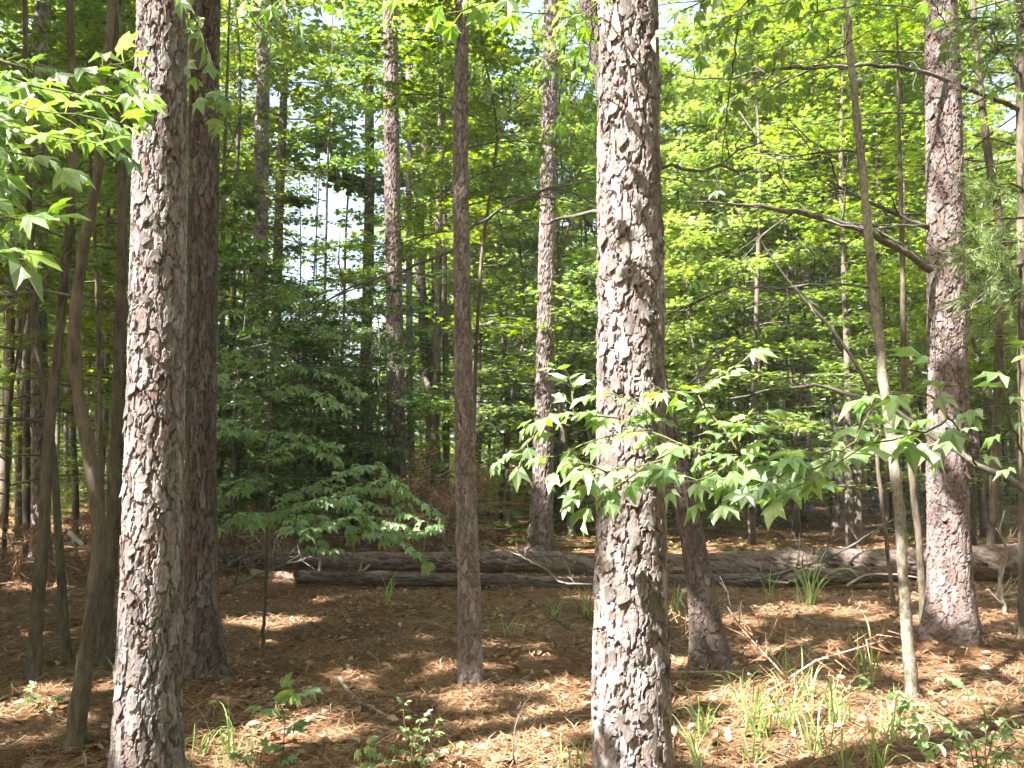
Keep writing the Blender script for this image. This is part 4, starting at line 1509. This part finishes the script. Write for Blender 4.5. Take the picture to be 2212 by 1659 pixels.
def leaf_at(tree, base, p, out, size, r, face=0.5, upness=1.0, mesh=None, side=0.0):
    """a leaf whose stalk leaves point p towards out; face leans its upper side towards the camera"""
    y = Vector(out).normalized()
    z = Vector((side + r.normal(0, 0.28), -face + r.normal(0, 0.28), upness))
    x = y.cross(z)
    if x.length < 1e-3:
        return
    x.normalize()
    z = x.cross(y)
    m = Matrix(((x.x, y.x, z.x, p[0] - base[0]), (x.y, y.y, z.y, p[1] - base[1]), (x.z, y.z, z.z, p[2] - base[2]), (0, 0, 0, 1)))
    s = size * r.uniform(0.55, 1.25)
    m = m @ Matrix.Diagonal((s, s, s, 1))
    part('leaf', NEAR[int(r.integers(len(NEAR)))] if mesh is None else mesh, tree, m)


def sprig(tree, base, pts, size, seed, gap=0.075, rad=0.004, face=0.45, droop=-0.25, mat=M_TWIG, start=0.15, tip=True, side=0.0):
    """twig through photo points (u, v, d), leaves to both sides and at the tip"""
    r = np.random.default_rng(seed)
    P = np.array([at(*p) for p in pts])
    path, rd = smooth_path(P, np.linspace(rad, 0.0018, len(P)), 0.05, 0.003, r)
    a = Acc()
    a.add(*tube(path, rd, 6))
    part('twig', a.mesh('twig', mat, True, base), tree)
    seg = np.linalg.norm(np.diff(path, axis=0), axis=1)
    s = np.concatenate([[0], np.cumsum(seg)])
    pos = s[-1] * start
    k = 0
    while pos < s[-1]:
        p = np.array([np.interp(pos, s, path[:, i]) for i in range(3)])
        i = min(np.searchsorted(s, pos), len(path) - 1)
        dr = path[i] - path[max(0, i - 1)] if i else path[1] - path[0]
        dr = dr / (np.linalg.norm(dr) + 1e-9)
        sd = np.cross(dr, [0, 0, 1.0])
        sd /= np.linalg.norm(sd) + 1e-9
        sg = 1 if k % 2 else -1
        out = dr * r.uniform(0.3, 0.9) + sd * sg * r.uniform(0.4, 1.0) + np.array([0, 0, droop + r.normal(0, 0.18)])
        leaf_at(tree, base, p, out, size, r, face, side=side)
        pos += gap * r.uniform(0.6, 1.4)
        k += 1
    if tip:
        for q in range(2):
            leaf_at(tree, base, path[-1], dr + r.normal(0, 0.4, 3) + [0, 0, droop * 0.8], size * 0.9, r, face, side=side)


# A: the sunlit sweetgum sapling whose boughs reach in from the right across the thickest pine
bA = np.array([2.55, 3.1, float(ground_z(2.55, 3.1))])
A_ = thing('sweetgum_sapling', 'sweetgum sapling reaching in from the right, star leaves bright before the thickest pine', 'sapling', bA)
stemA, rA = smooth_path([bA - [0, 0, 0.1], bA + [-0.1, 0.02, 0.8], at(2240, 1075, 3.05), at(2110, 1005, 3.1), at(1990, 925, 3.2), at(1890, 862, 3.3), at(1790, 838, 3.35), at(1690, 842, 3.3), at(1570, 862, 3.25)],
                        [0.018, 0.016, 0.013, 0.011, 0.009, 0.008, 0.007, 0.006, 0.004], 0.06, 0.004, rng)
aa = Acc()
aa.add(*tube(stemA, rA, 8, 0.06, rng))
part('stem', aa.mesh('stem', M_LIMB, True, bA), A_)
S_ = 0.124
for k, (pts, sz, gap) in enumerate((
        ([(1890, 870, 3.25), (1790, 1000, 3.1), (1700, 1000, 3.05), (1600, 985, 3.05), (1500, 970, 3.1), (1440, 955, 3.15)], S_, 0.055),
        ([(1500, 970, 3.1), (1400, 930, 3.15), (1330, 905, 3.2), (1240, 895, 3.2), (1170, 905, 3.2)], S_, 0.06),
        ([(1400, 930, 3.15), (1290, 950, 3.15), (1200, 985, 3.1), (1130, 985, 3.1)], S_, 0.075),
        ([(1170, 905, 3.2), (1150, 950, 3.15), (1100, 985, 3.1)], S_, 0.08),
        ([(1440, 955, 3.15), (1400, 890, 3.2), (1340, 855, 3.2), (1300, 850, 3.2)], S_ * 0.9, 0.06),
        ([(1240, 895, 3.2), (1235, 830, 3.25), (1225, 800, 3.25), (1205, 795, 3.25)], S_ * 0.8, 0.07),
        ([(1600, 985, 3.05), (1540, 900, 3.1), (1510, 850, 3.15), (1570, 800, 3.2), (1615, 775, 3.2)], S_ * 0.9, 0.055),
        ([(1510, 850, 3.15), (1450, 845, 3.15), (1420, 835, 3.15)], S_ * 0.85, 0.07),
        ([(1600, 985, 3.05), (1590, 930, 3.0), (1615, 905, 3.0)], S_, 0.06),
        ([(1700, 1000, 3.05), (1660, 950, 3.0), (1610, 925, 3.0)], S_, 0.065),
        ([(1500, 970, 3.1), (1400, 1000, 3.05), (1310, 1020, 3.0), (1250, 1060, 3.0)], S_, 0.055),
        ([(1400, 1000, 3.05), (1330, 1055, 2.98), (1290, 1085, 2.95)], S_, 0.06),
        ([(1310, 1020, 3.0), (1250, 1000, 3.0), (1210, 1015, 3.0)], S_, 0.065),
        ([(1600, 985, 3.05), (1530, 1030, 3.0), (1480, 1040, 2.95)], S_, 0.055),
        ([(1600, 985, 3.05), (1580, 1050, 2.95), (1560, 1085, 2.9)], S_, 0.065),
        ([(1700, 1000, 3.05), (1650, 1040, 2.95), (1620, 1055, 2.9)], S_, 0.065),
        ([(1790, 1000, 3.1), (1750, 1040, 2.9), (1700, 1060, 2.85)], S_, 0.06),
        ([(1890, 870, 3.25), (1840, 960, 2.8), (1800, 975, 2.7), (1750, 985, 2.65)], S_ * 1.1, 0.065),
        ([(1990, 925, 3.2), (1930, 950, 2.7), (1870, 960, 2.6), (1800, 1010, 2.6)], S_ * 1.1, 0.065),
        ([(2110, 1005, 3.1), (2050, 900, 2.7), (1990, 850, 2.6), (1930, 850, 2.6)], S_ * 1.1, 0.06),
        ([(2240, 1075, 3.05), (2180, 900, 2.6), (2110, 850, 2.5), (2040, 830, 2.45)], S_ * 1.1, 0.07),
        ([(2050, 900, 2.7), (2000, 930, 2.6), (1940, 925, 2.6)], S_ * 1.1, 0.06),
        ([(2150, 880, 2.6), (2180, 800, 2.4), (2212, 770, 2.4)], S_, 0.07))):
    sprig(A_, bA, pts, sz, 1000 + k, gap * 0.52 if k < 17 else gap * 1.7, face=0.30 if k < 17 else 0.1, droop=-0.13, side=-0.2 if k < 17 else 0.0)

# B: the glaring leaves at the upper left, close to the camera
bB = np.array([-2.6, 2.6, float(ground_z(-2.6, 2.6))])
B_ = thing('sweetgum_sapling', 'sweetgum branch with glaring sunlit leaves hanging in at the upper left', 'sapling', bB)
stemB, rB = smooth_path([bB - [0, 0, 0.1], [-2.5, 2.55, 1.4], [-2.25, 2.5, 2.6], at(-120, 60, 2.4), at(-60, 110, 2.4), at(60, 150, 2.4)], [0.02, 0.018, 0.014, 0.010, 0.007, 0.004], 0.08, 0.004, rng)
aa = Acc()
aa.add(*tube(stemB, rB, 8, 0.05, rng))
part('stem', aa.mesh('stem', M_HARD, True, bB), B_)
for k, (pts, gap) in enumerate((
        ([(-60, 110, 2.6), (30, 130, 2.62), (100, 145, 2.6), (170, 160, 2.6), (240, 165, 2.6)], 0.055),
        ([(-60, 120, 2.55), (20, 170, 2.47), (100, 190, 2.45), (190, 205, 2.45), (275, 215, 2.45)], 0.052),
        ([(-80, 150, 2.5), (10, 215, 2.32), (80, 240, 2.3), (160, 250, 2.3), (260, 265, 2.3)], 0.055),
        ([(-80, 170, 2.5), (0, 260, 2.17), (70, 285, 2.15), (140, 300, 2.15), (220, 315, 2.15)], 0.058),
        ([(-80, 170, 2.4), (-20, 300, 2.02), (40, 335, 2.0), (110, 355, 2.0)], 0.065),
        ([(-80, 200, 2.4), (-40, 440, 1.9), (20, 470, 1.88), (90, 480, 1.88)], 0.08),
        ([(-80, 240, 2.4), (-60, 520, 1.8), (0, 545, 1.78)], 0.09),
        ([(190, 160, 2.6), (240, 140, 2.6), (280, 130, 2.6)], 0.06))):
    sprig(B_, bB, pts, 0.116, 1100 + k, gap * 0.46, rad=0.003, face=0.34, droop=0.02, side=-0.3)

# C: the shaded low sweetgum sapling right of the dark pine
pC = on_ground(566, 1400)
C_ = thing('sweetgum_sapling', 'shaded sweetgum sapling with dark low boughs right of the dark shaded pine', 'sapling', pC)
stemC, rC = smooth_path([pC - [0, 0, 0.1], pC + [0.02, 0, 0.7], at(575, 1000, pC[1]), at(590, 760, pC[1]), at(570, 640, pC[1])], [0.016, 0.014, 0.011, 0.008, 0.004], 0.08, 0.005, rng)
aa = Acc()
aa.add(*tube(stemC, rC, 7, 0.05, rng))
part('stem', aa.mesh('stem', M_HARD, True, pC), C_)
dC = float(pC[1])
for k, (pts, gap) in enumerate((
        ([(575, 1130, dC), (660, 1085, dC - .3), (760, 1080, dC - .5), (860, 1100, dC - .6), (930, 1130, dC - .7)], 0.05),
        ([(575, 1110, dC), (640, 1110, dC - .6), (740, 1130, dC - .9), (850, 1160, dC - 1.0), (915, 1205, dC - 1.0)], 0.05),
        ([(575, 1110, dC), (620, 1070, dC), (700, 1050, dC), (790, 1050, dC), (860, 1065, dC)], 0.05),
        ([(575, 1120, dC), (540, 1120, dC - .6), (500, 1125, dC - .9), (460, 1140, dC - 1.0)], 0.06),
        ([(578, 1040, dC), (530, 1050, dC - .4), (480, 1065, dC - .6), (440, 1090, dC - .7)], 0.06),
        ([(578, 1010, dC), (620, 960, dC - .4), (680, 960, dC - .6), (720, 990, dC - .7)], 0.055),
        ([(580, 950, dC), (530, 930, dC - .5), (480, 930, dC - .8), (430, 950, dC - .9)], 0.055),
        ([(582, 900, dC), (540, 870, dC - .3), (490, 870, dC - .5), (440, 850, dC - .6)], 0.06),
        ([(585, 860, dC), (630, 830, dC - .3), (690, 850, dC - .4), (740, 880, dC - .4)], 0.055),
        ([(588, 800, dC), (540, 770, dC + .3), (500, 770, dC + .3)], 0.06),
        ([(590, 760, dC), (630, 710, dC), (680, 700, dC), (720, 720, dC)], 0.055),
        ([(588, 720, dC), (550, 680, dC), (500, 670, dC)], 0.055),
        ([(575, 650, dC), (610, 630, dC), (650, 650, dC)], 0.055),
        ([(640, 1110, dC - .6), (690, 1180, dC - 1.0), (740, 1180, dC - 1.0)], 0.06),
        ([(760, 1080, dC - .5), (800, 1110, dC - .6), (860, 1130, dC - .7)], 0.05))):
    sprig(C_, pC, pts, 0.128, 1200 + k, gap * 0.55, face=0.40, droop=-0.2, start=0.05)
    r = np.random.default_rng(1250 + k)
    q_ = [(u + r.normal(0, 22) * (i > 0), v + r.normal(-18, 25) * (i > 0), d + r.normal(0, 0.15)) for i, (u, v, d) in enumerate(pts)]
    sprig(C_, pC, q_, 0.118, 1270 + k, gap * 0.62, face=0.35, droop=-0.2, start=0.05)

# D: boughs hanging in from above
def overhead(label, stem, twigs, size, seed, base):
    """base: foot of the tree the bough belongs to, stem: world points of the bough"""
    t = thing('leafy_tree', label, 'tree', base)
    P, R = smooth_path(stem, np.linspace(0.035, 0.006, len(stem)), 0.12, 0.006, rng)
    a = Acc()
    a.add(*tube(P, R, 7, 0.05, rng))
    part('stem', a.mesh('stem', M_HARD, True, base), t)
    for k, (pts, gap) in enumerate(twigs):
        sprig(t, np.array(base), pts, size, seed + k, gap, face=0.1, droop=-0.25)


overhead('thin tree bending in overhead with backlit leaves along the top middle', [(2.4, 1.2, -0.1), (2.3, 1.4, 1.8), (1.7, 2.2, 3.0), at(1500, -260, 3.4), at(1290, -130, 3.6)],
         [([at_ for at_ in ((1500, -260, 3.4), (1290, 10, 3.3), (1180, 30, 3.2), (1080, 20, 3.2))], 0.06), ([(1400, -200, 3.4), (1150, -40, 3.0), (1040, 10, 2.9), (960, 30, 2.9)], 0.06),
          ([(1290, -130, 3.6), (1100, -60, 3.1), (980, -10, 2.8), (900, 0, 2.8)], 0.06), ([(1290, 10, 3.3), (1230, 90, 3.6), (1180, 130, 3.8)], 0.07), ([(1290, -60, 3.4), (1260, 180, 4.6), (1190, 270, 5.0), (1160, 330, 5.2)], 0.08),
          ([(1260, 180, 4.6), (1130, 110, 5.0), (1040, 150, 5.2), (1080, 220, 5.3)], 0.07)], 0.105, 1300, (2.4, 1.2, 0.0))
overhead('thin tree reaching over from the left with leaves between front left pine and sky gap', [(-3.2, 1.2, -0.1), (-3.1, 1.3, 2.2), (-2.4, 2.4, 3.4), at(330, -200, 3.4), at(460, -100, 3.4)],
         [([(330, -200, 3.4), (430, 60, 3.3), (445, 130, 3.3), (470, 200, 3.3)], 0.08), ([(380, -150, 3.4), (415, 100, 3.4), (430, 190, 3.4), (455, 260, 3.4)], 0.09), ([(460, -100, 3.4), (560, -30, 3.2), (620, 10, 3.1), (680, 10, 3.1)], 0.06),
          ([(460, -100, 3.4), (520, 0, 3.3), (560, 60, 3.3), (600, 90, 3.4)], 0.07), ([(460, -100, 3.4), (600, 60, 4.5), (660, 100, 4.6)], 0.08)], 0.10, 1340, (-3.2, 1.2, 0.0))
overhead('thin tree bending in overhead with shaded leaves along the top right', [(3.6, 1.4, -0.1), (3.5, 1.6, 2.0), (2.9, 2.6, 3.3), at(1900, -200, 3.6), at(1700, -90, 3.6)],
         [([(1900, -200, 3.6), (1760, -30, 3.4), (1640, 20, 3.3), (1540, 60, 3.3)], 0.06), ([(1700, -90, 3.6), (1600, 20, 3.6), (1520, 90, 3.7), (1450, 150, 3.8), (1400, 230, 3.7)], 0.07), ([(1800, -140, 3.6), (1750, 60, 3.9), (1690, 100, 4.0), (1600, 120, 4.0)], 0.055),
          ([(1900, -200, 3.6), (1860, -10, 3.3), (1800, 20, 3.2), (1740, 30, 3.2)], 0.06), ([(1700, -90, 3.6), (1560, -20, 3.2), (1480, 20, 3.2), (1440, 50, 3.2)], 0.06), ([(1690, 100, 4.0), (1640, 200, 4.4), (1560, 230, 4.5)], 0.06),
          ([(1600, 20, 3.6), (1560, 330, 4.8), (1545, 430, 5.0), (1555, 470, 5.0)], 0.09), ([(1900, -200, 3.6), (2100, 150, 5.5), (2140, 180, 5.5), (2190, 200, 5.5)], 0.08)], 0.105, 1380, (3.6, 1.4, 0.0))

# E: low seedlings
def seedling(label, foot, twigs, size, seed, h_mat=M_STEMRED, face=0.4, gap=0.05):
    b = on_ground(*foot)
    t = thing('sweetgum_seedling', label, 'seedling', b)
    for k, pts in enumerate(twigs):
        pts = [(u, v, b[1] + dd) for u, v, dd in pts]
        sprig(t, b, pts, size, seed + k, gap, rad=0.0035, face=face, droop=-0.12, mat=h_mat)


seedling('seedling with pale green star leaves on a thin stem in front of the dark straw', (608, 1655), [[(608, 1655, 0), (612, 1600, 0), (618, 1560, 0), (606, 1520, 0), (612, 1495, 0)], [(616, 1560, 0), (600, 1545, -.05), (582, 1530, -.1)], [(614, 1530, 0), (625, 1510, 0), (632, 1500, -.05)]], 0.135, 1500, gap=0.045)
seedling('low bushy seedling with small green leaves in the front, left of middle', (900, 1652), [[(900, 1652, 0), (885, 1600, 0), (872, 1560, 0), (870, 1530, 0)], [(900, 1650, 0), (860, 1610, -.1), (820, 1600, -.2), (795, 1610, -.2)], [(900, 1650, 0), (920, 1600, 0), (940, 1565, -.1)], [(900, 1650, 0), (945, 1620, -.1), (975, 1610, -.1)], [(890, 1630, 0), (900, 1580, 0), (915, 1550, 0)], [(900, 1650, 0), (850, 1640, -.1), (810, 1645, -.2)]], 0.068, 1520, gap=0.038)
seedling('small dark seedling near the crooked stem foot at the lower left', (100, 1540), [[(100, 1540, 0), (98, 1510, 0), (80, 1492, 0)], [(100, 1535, 0), (115, 1505, 0), (135, 1500, -.05)], [(100, 1535, 0), (80, 1520, -.05), (62, 1512, -.1)]], 0.075, 1540, gap=0.05)
seedling('tiny seedling at the bottom beside the front left pine', (560, 1690), [[(560, 1690, 0), (562, 1650, 0), (566, 1625, 0)], [(560, 1690, 0), (590, 1650, 0), (610, 1640, 0)], [(560, 1680, 0), (535, 1650, 0), (520, 1645, 0)]], 0.075, 1550, gap=0.045)
seedling('shaded seedling with broad dark leaves at the lower right', (2120, 1720), [[(2120, 1720, 0), (2080, 1580, -.1), (2000, 1530, -.15), (1930, 1500, -.2), (1890, 1485, -.2)], [(2120, 1700, 0), (2100, 1600, -.1), (2040, 1560, -.1), (1985, 1560, -.15)], [(2120, 1720, 0), (2130, 1560, 0), (2110, 1500, 0), (2060, 1470, 0)], [(2120, 1700, 0), (2150, 1580, -.1), (2190, 1550, -.1), (2230, 1540, -.1)], [(2120, 1720, 0), (2160, 1630, -.1), (2200, 1600, -.1)], [(2100, 1600, -.1), (2060, 1600, -.1), (2020, 1610, -.1)], [(2130, 1560, 0), (2170, 1520, 0), (2205, 1500, 0)]], 0.088, 1560, gap=0.045, face=0.3)
seedling('sunlit yellow green seedling in the bottom right corner', (2190, 1730), [[(2190, 1730, 0), (2180, 1670, 0), (2175, 1640, 0)], [(2190, 1720, 0), (2210, 1660, 0), (2220, 1640, 0)]], 0.09, 1590, gap=0.05)


# F: feathery cedar at the right edge
def cedar():
    r = np.random.default_rng(1700)
    b = np.array([3.9, 5.4, float(ground_z(3.9, 5.4))])
    t = thing('cedar_tree', 'feathery pale green cedar hanging in at the right edge', 'cedar tree', b)
    P, R = smooth_path([b - [0, 0, .1], b + [0.05, 0.1, 2.0], b + [0, 0, 4.2], b + [0.1, 0, 6.2]], [0.06, 0.05, 0.035, 0.01], 0.2)
    a = Acc()
    a.add(*tube(P, R, 8, 0.05, r))
    part('trunk', a.mesh('trunk', M_HARD, True, b), t)
    br = Acc()
    N_, D_ = [], []
    ends = [((2215, 520, 5.2), (2060, 560, 5.0)), ((2230, 470, 5.2), (2085, 500, 5.1)), ((2230, 560, 5.2), (2090, 640, 5.0)), ((2240, 600, 5.2), (2130, 700, 5.0)), ((2220, 60, 5.0), (2075, 40, 4.7)), ((2230, 20, 5.0), (2110, 70, 4.7)),
            ((2230, 100, 5.0), (2130, 120, 4.8)), ((2240, 420, 5.2), (2130, 400, 5.1)), ((2240, 660, 5.2), (2150, 560, 5.0))]
    for s_, e_ in ends:
        p, e = at(*s_), at(*e_)
        root = b + [0, 0, max(1.0, p[2] - 0.35 - b[2])]
        br.add(*tube(np.array([root, p, (p + e) / 2 + [0, 0, 0.04], e]), [0.014, 0.010, 0.006, 0.003], 5))
        for q in range(26):
            f = r.random()
            o = p + (e - p) * f
            dv = (e - p) / np.linalg.norm(e - p) * 0.8 + r.normal(0, 0.4, 3) + [0, 0, -0.15]
            dv /= np.linalg.norm(dv)
            l_ = r.uniform(0.12, 0.28)
            br.add(*tube(np.array([o, o + dv * l_]), [0.003, 0.0015], 3))
            m = 46
            N_.append(o + dv * l_ * r.random(m)[:, None])
            dd = dv * 0.9 + r.normal(0, 0.42, (m, 3))
            D_.append(dd / np.linalg.norm(dd, axis=1)[:, None])
    part('branches', br.mesh('branches', M_HARD, True, b), t)
    P = np.vstack(N_) - b
    D = np.vstack(D_)
    sd = np.cross(D, r.normal(0, 1, D.shape))
    sd /= np.linalg.norm(sd, axis=1)[:, None]
    L_ = r.uniform(0.03, 0.08, len(P))[:, None]
    V = np.stack([P - sd * 0.0022, P + sd * 0.0022, P + D * L_], 1).reshape(-1, 3)
    part('crown', mesh_np('crown', V, np.arange(len(V)).reshape(-1, 3), M_CEDAR), t)


cedar()


# ------------------------------------------------------------------ grass tufts
def blade_mesh(seed):
    r = np.random.default_rng(seed)
    n = 8
    s = np.linspace(0, 1, n)
    lean = r.uniform(0.15, 0.45)
    curl = r.uniform(0.1, 0.75)
    y = lean * s + curl * s ** 3 * 0.6
    z = s * (1 - 0.15 * lean) - curl * 0.55 * s ** 4
    w = 0.012 * (0.55 + 0.9 * s) * (1 - s ** 2.2) + 0.0008
    x = 0.03 * np.sin(s * 3 + seed)
    V = []
    for k in range(n):
        V += [[x[k] - w[k], y[k], z[k] + 0.004], [x[k], y[k], z[k]], [x[k] + w[k], y[k], z[k] + 0.004]]
    F = []
    for k in range(n - 1):
        for q in (0, 1):
            a = 3 * k + q
            F += [[a, a + 1, a + 4], [a, a + 4, a + 3]]
    return mesh_np('grass_blade', np.array(V), np.array(F), M_GRASS, True)


BLADES = [blade_mesh(400 + k) for k in range(8)]


def tuft(label, u, v, n, hpx, seed):
    r = np.random.default_rng(seed)
    b = on_ground(u, v)
    t = thing('grass_tuft', label, 'grass', b, 'grass tufts on the straw')
    h = hpx * 1.3 * b[1] / FPX
    for k in range(int(n * 1.7)):
        az = r.uniform(0, 6.28)
        s = h * r.uniform(0.45, 1.15)
        m = Matrix.Translation((r.normal(0, 0.035), r.normal(0, 0.035), -0.01)) @ Matrix.Rotation(az, 4, 'Z') @ Matrix.Rotation(r.normal(0, 0.12), 4, 'X') @ Matrix.Diagonal((h * 1.25 if h > 0.3 else 0.4, s, s, 1))
        part('grass_blade', BLADES[int(r.integers(8))], t, m)


for k, (lab, u, v, n, h) in enumerate((
        ('grass tuft beside the right flank of the thickest pine foot', 1516, 1590, 12, 95), ('grass tuft in front of the leaning pine foot, the fullest one', 1640, 1590, 17, 120),
        ('grass tuft on sunlit straw right of the fullest tuft', 1745, 1520, 9, 95), ('tall grass tuft left of the mottled sapling foot', 1880, 1480, 8, 120),
        ('arching grass tuft between fullest tuft and mottled sapling', 1815, 1570, 11, 110), ('low grass tuft at the bottom below the fullest tuft', 1625, 1655, 9, 85),
        ('grass tuft at the bottom edge in bright sun', 1815, 1660, 7, 110), ('grass tuft against the logs left of the mottled sapling', 1752, 1310, 15, 95),
        ('grass tuft against the logs right of the leaning pine', 1665, 1292, 7, 60), ('grass tuft directly behind the thickest pine, right side', 1462, 1345, 12, 80),
        ('shaded grass tuft at the logs left of the slim pine', 838, 1300, 8, 65), ('grass tuft at the bottom left beside the front left pine', 510, 1655, 13, 120),
        ('thin grass tuft right of the slim pine', 1100, 1375, 5, 60), ('thin grass tuft in front of the logs between slim and thickest pines', 1195, 1340, 7, 55),
        ('grass tuft left of the thickest pine in front of the logs', 1262, 1330, 10, 70), ('grass tuft at the foot of the crooked stem at lower left', 262, 1500, 7, 90),
        ('grass tuft in shade in front of the mottled sapling foot', 1920, 1600, 9, 100), ('grass at the bottom edge left of the thickest pine', 1230, 1680, 9, 85),
        ('grass tuft in full sun below the arching tuft', 1760, 1625, 12, 95), ('broad grass tuft close to the thickest pine at the bottom', 1510, 1665, 12, 100), ('sparse grass tuft left of the lower right seedling', 1900, 1660, 10, 100),
        ('sunlit grass tuft just right of the fullest tuft', 1700, 1575, 12, 100), ('short grass tuft behind the fullest tuft', 1600, 1530, 9, 80),
        ('small grass tuft at the left edge of the front left pine foot', 430, 1640, 6, 90), ('grass tuft right of the arching tuft', 1700, 1460, 8, 80))):
    tuft(lab, u, v, n, h, 1800 + k)


# ------------------------------------------------------------------ litter on the ground
def litter():
    r = np.random.default_rng(1900)
    # pine straw
    n = 150000
    y = 3.6 + 10.5 * r.random(n) ** 1.5
    x = r.uniform(-0.68, 0.68, n) * y
    dens = vnoise(x * 1.4 + 15, y * 1.4 + 5)
    k = dens > r.random(n) * 0.8
    x, y = x[k], y[k]
    n = len(x)
    z = ground_z(x, y)
    az = r.uniform(0, 2 * np.pi, n)
    L_ = r.uniform(0.07, 0.19, n)
    d = np.stack([np.cos(az), np.sin(az)], 1)
    pit = r.normal(0.06, 0.14, n)
    w = 0.0011 + 0.00028 * y
    sd = np.stack([-d[:, 1], d[:, 0]], 1) * w[:, None]
    zz = z + r.uniform(0.002, 0.03, n)
    p = np.stack([x, y, zz], 1)
    mid = p + np.stack([d[:, 0] * L_ * .5 + sd[:, 0] * 6 * r.normal(0, 1, n), d[:, 1] * L_ * .5 + sd[:, 1] * 6 * r.normal(0, 1, n), np.abs(pit) * L_ * .5], 1)
    e = p + np.stack([d[:, 0] * L_, d[:, 1] * L_, pit * L_], 1)
    s3 = np.concatenate([sd, np.zeros((n, 1))], 1)
    V = np.stack([p - s3, p + s3, mid + s3, mid - s3, e], 1).reshape(-1, 3)
    b = (np.arange(n) * 5)[:, None]
    F = np.vstack([b + [[0, 1, 2]], b + [[0, 2, 3]], b + [[3, 2, 4]]])
    single('pine_straw', mesh_np('pine_straw', V, F, M_STRAW), 'brown fallen pine needles covering the forest floor', 'pine straw', kind='stuff')
    # dry leaves
    n = 13000
    y = 3.6 + 22 * r.random(n) ** 1.3
    x = r.uniform(-0.68, 0.68, n) * y
    z = ground_z(x, y) + r.uniform(0.006, 0.03, n)
    R = frames(r.uniform(0, 6.28, n), 0.38, r)
    T = (np.array([[0, -0.5, 0.0], [0.3, -0.1, 0.09], [0.22, 0.25, 0.11], [0, 0.55, 0.0], [-0.22, 0.25, 0.11], [-0.3, -0.1, 0.09], [0, 0.05, 0.0]]),
         np.array([[6, 0, 1], [6, 1, 2], [6, 2, 3], [6, 3, 4], [6, 4, 5], [6, 5, 0]]))
    V, F = stamp(T, np.stack([x, y, z], 1), R, r.uniform(0.04, 0.085, n))
    single('leaf_litter', mesh_np('leaf_litter', V, F, M_DRYLEAF), 'dry curled brown leaves scattered over the forest floor', 'leaf litter', kind='stuff')
    # small twigs
    a = Acc()
    for k in range(420):
        y = 3.8 + 12 * r.random()
        x = r.uniform(-0.66, 0.66) * y
        z = float(ground_z(x, y)) + 0.012
        az = r.uniform(0, 6.28)
        l_ = r.uniform(0.1, 0.45)
        d = np.array([math.cos(az), math.sin(az), r.normal(0.05, 0.1)])
        p = np.array([x, y, z])
        a.add(*tube(np.array([p, p + d * l_ * .5 + r.normal(0, .012, 3), p + d * l_]), [0.005, 0.004, 0.002], 4))
    single('twig_litter', a.mesh('twig_litter', M_LIMB, True), 'small broken twigs scattered over the straw', 'twigs', kind='stuff')
    # green ground cover beyond the logs
    n = 5000
    y = 12 + 26 * r.random(n)
    x = r.uniform(-0.66, 0.66, n) * y
    k = vnoise(x * 0.5 + 7, y * 0.5 + 3) > 0.5
    x, y = x[k], y[k]
    n = len(x)
    z = ground_z(x, y) + r.uniform(0.03, 0.28, n)
    V, F = stamp(LEAF_FAR, np.stack([x, y, z], 1), frames(r.uniform(0, 6.28, n), 0.4, r), r.uniform(0.05, 0.12, n))
    single('ground_cover', mesh_np('ground_cover', V, F, M_LEAF), 'low green plants on the forest floor beyond the logs', 'ground cover', kind='stuff')


litter()


# ------------------------------------------------------------------ thin haze added between the trees to imitate veiling glare
def haze():
    V = np.array([[x, y, z] for x in (-325, 325) for y in (-105, 465) for z in (-1.3, 31)], float)
    F = np.array([[0, 1, 3, 2], [4, 6, 7, 5], [0, 4, 5, 1], [2, 3, 7, 6], [0, 2, 6, 4], [1, 5, 7, 3]])
    m, N, L = new_mat('haze')
    v = N.new('ShaderNodeVolumePrincipled')
    v.inputs['Color'].default_value = (0.92, 0.95, 1.0, 1)
    v.inputs['Density'].default_value = 0.0012
    out = N.new('ShaderNodeOutputMaterial')
    L.new(v.outputs[0], out.inputs['Volume'])
    single('haze', mesh_np('haze', V, F, m), None, None, kind='stuff')


haze()
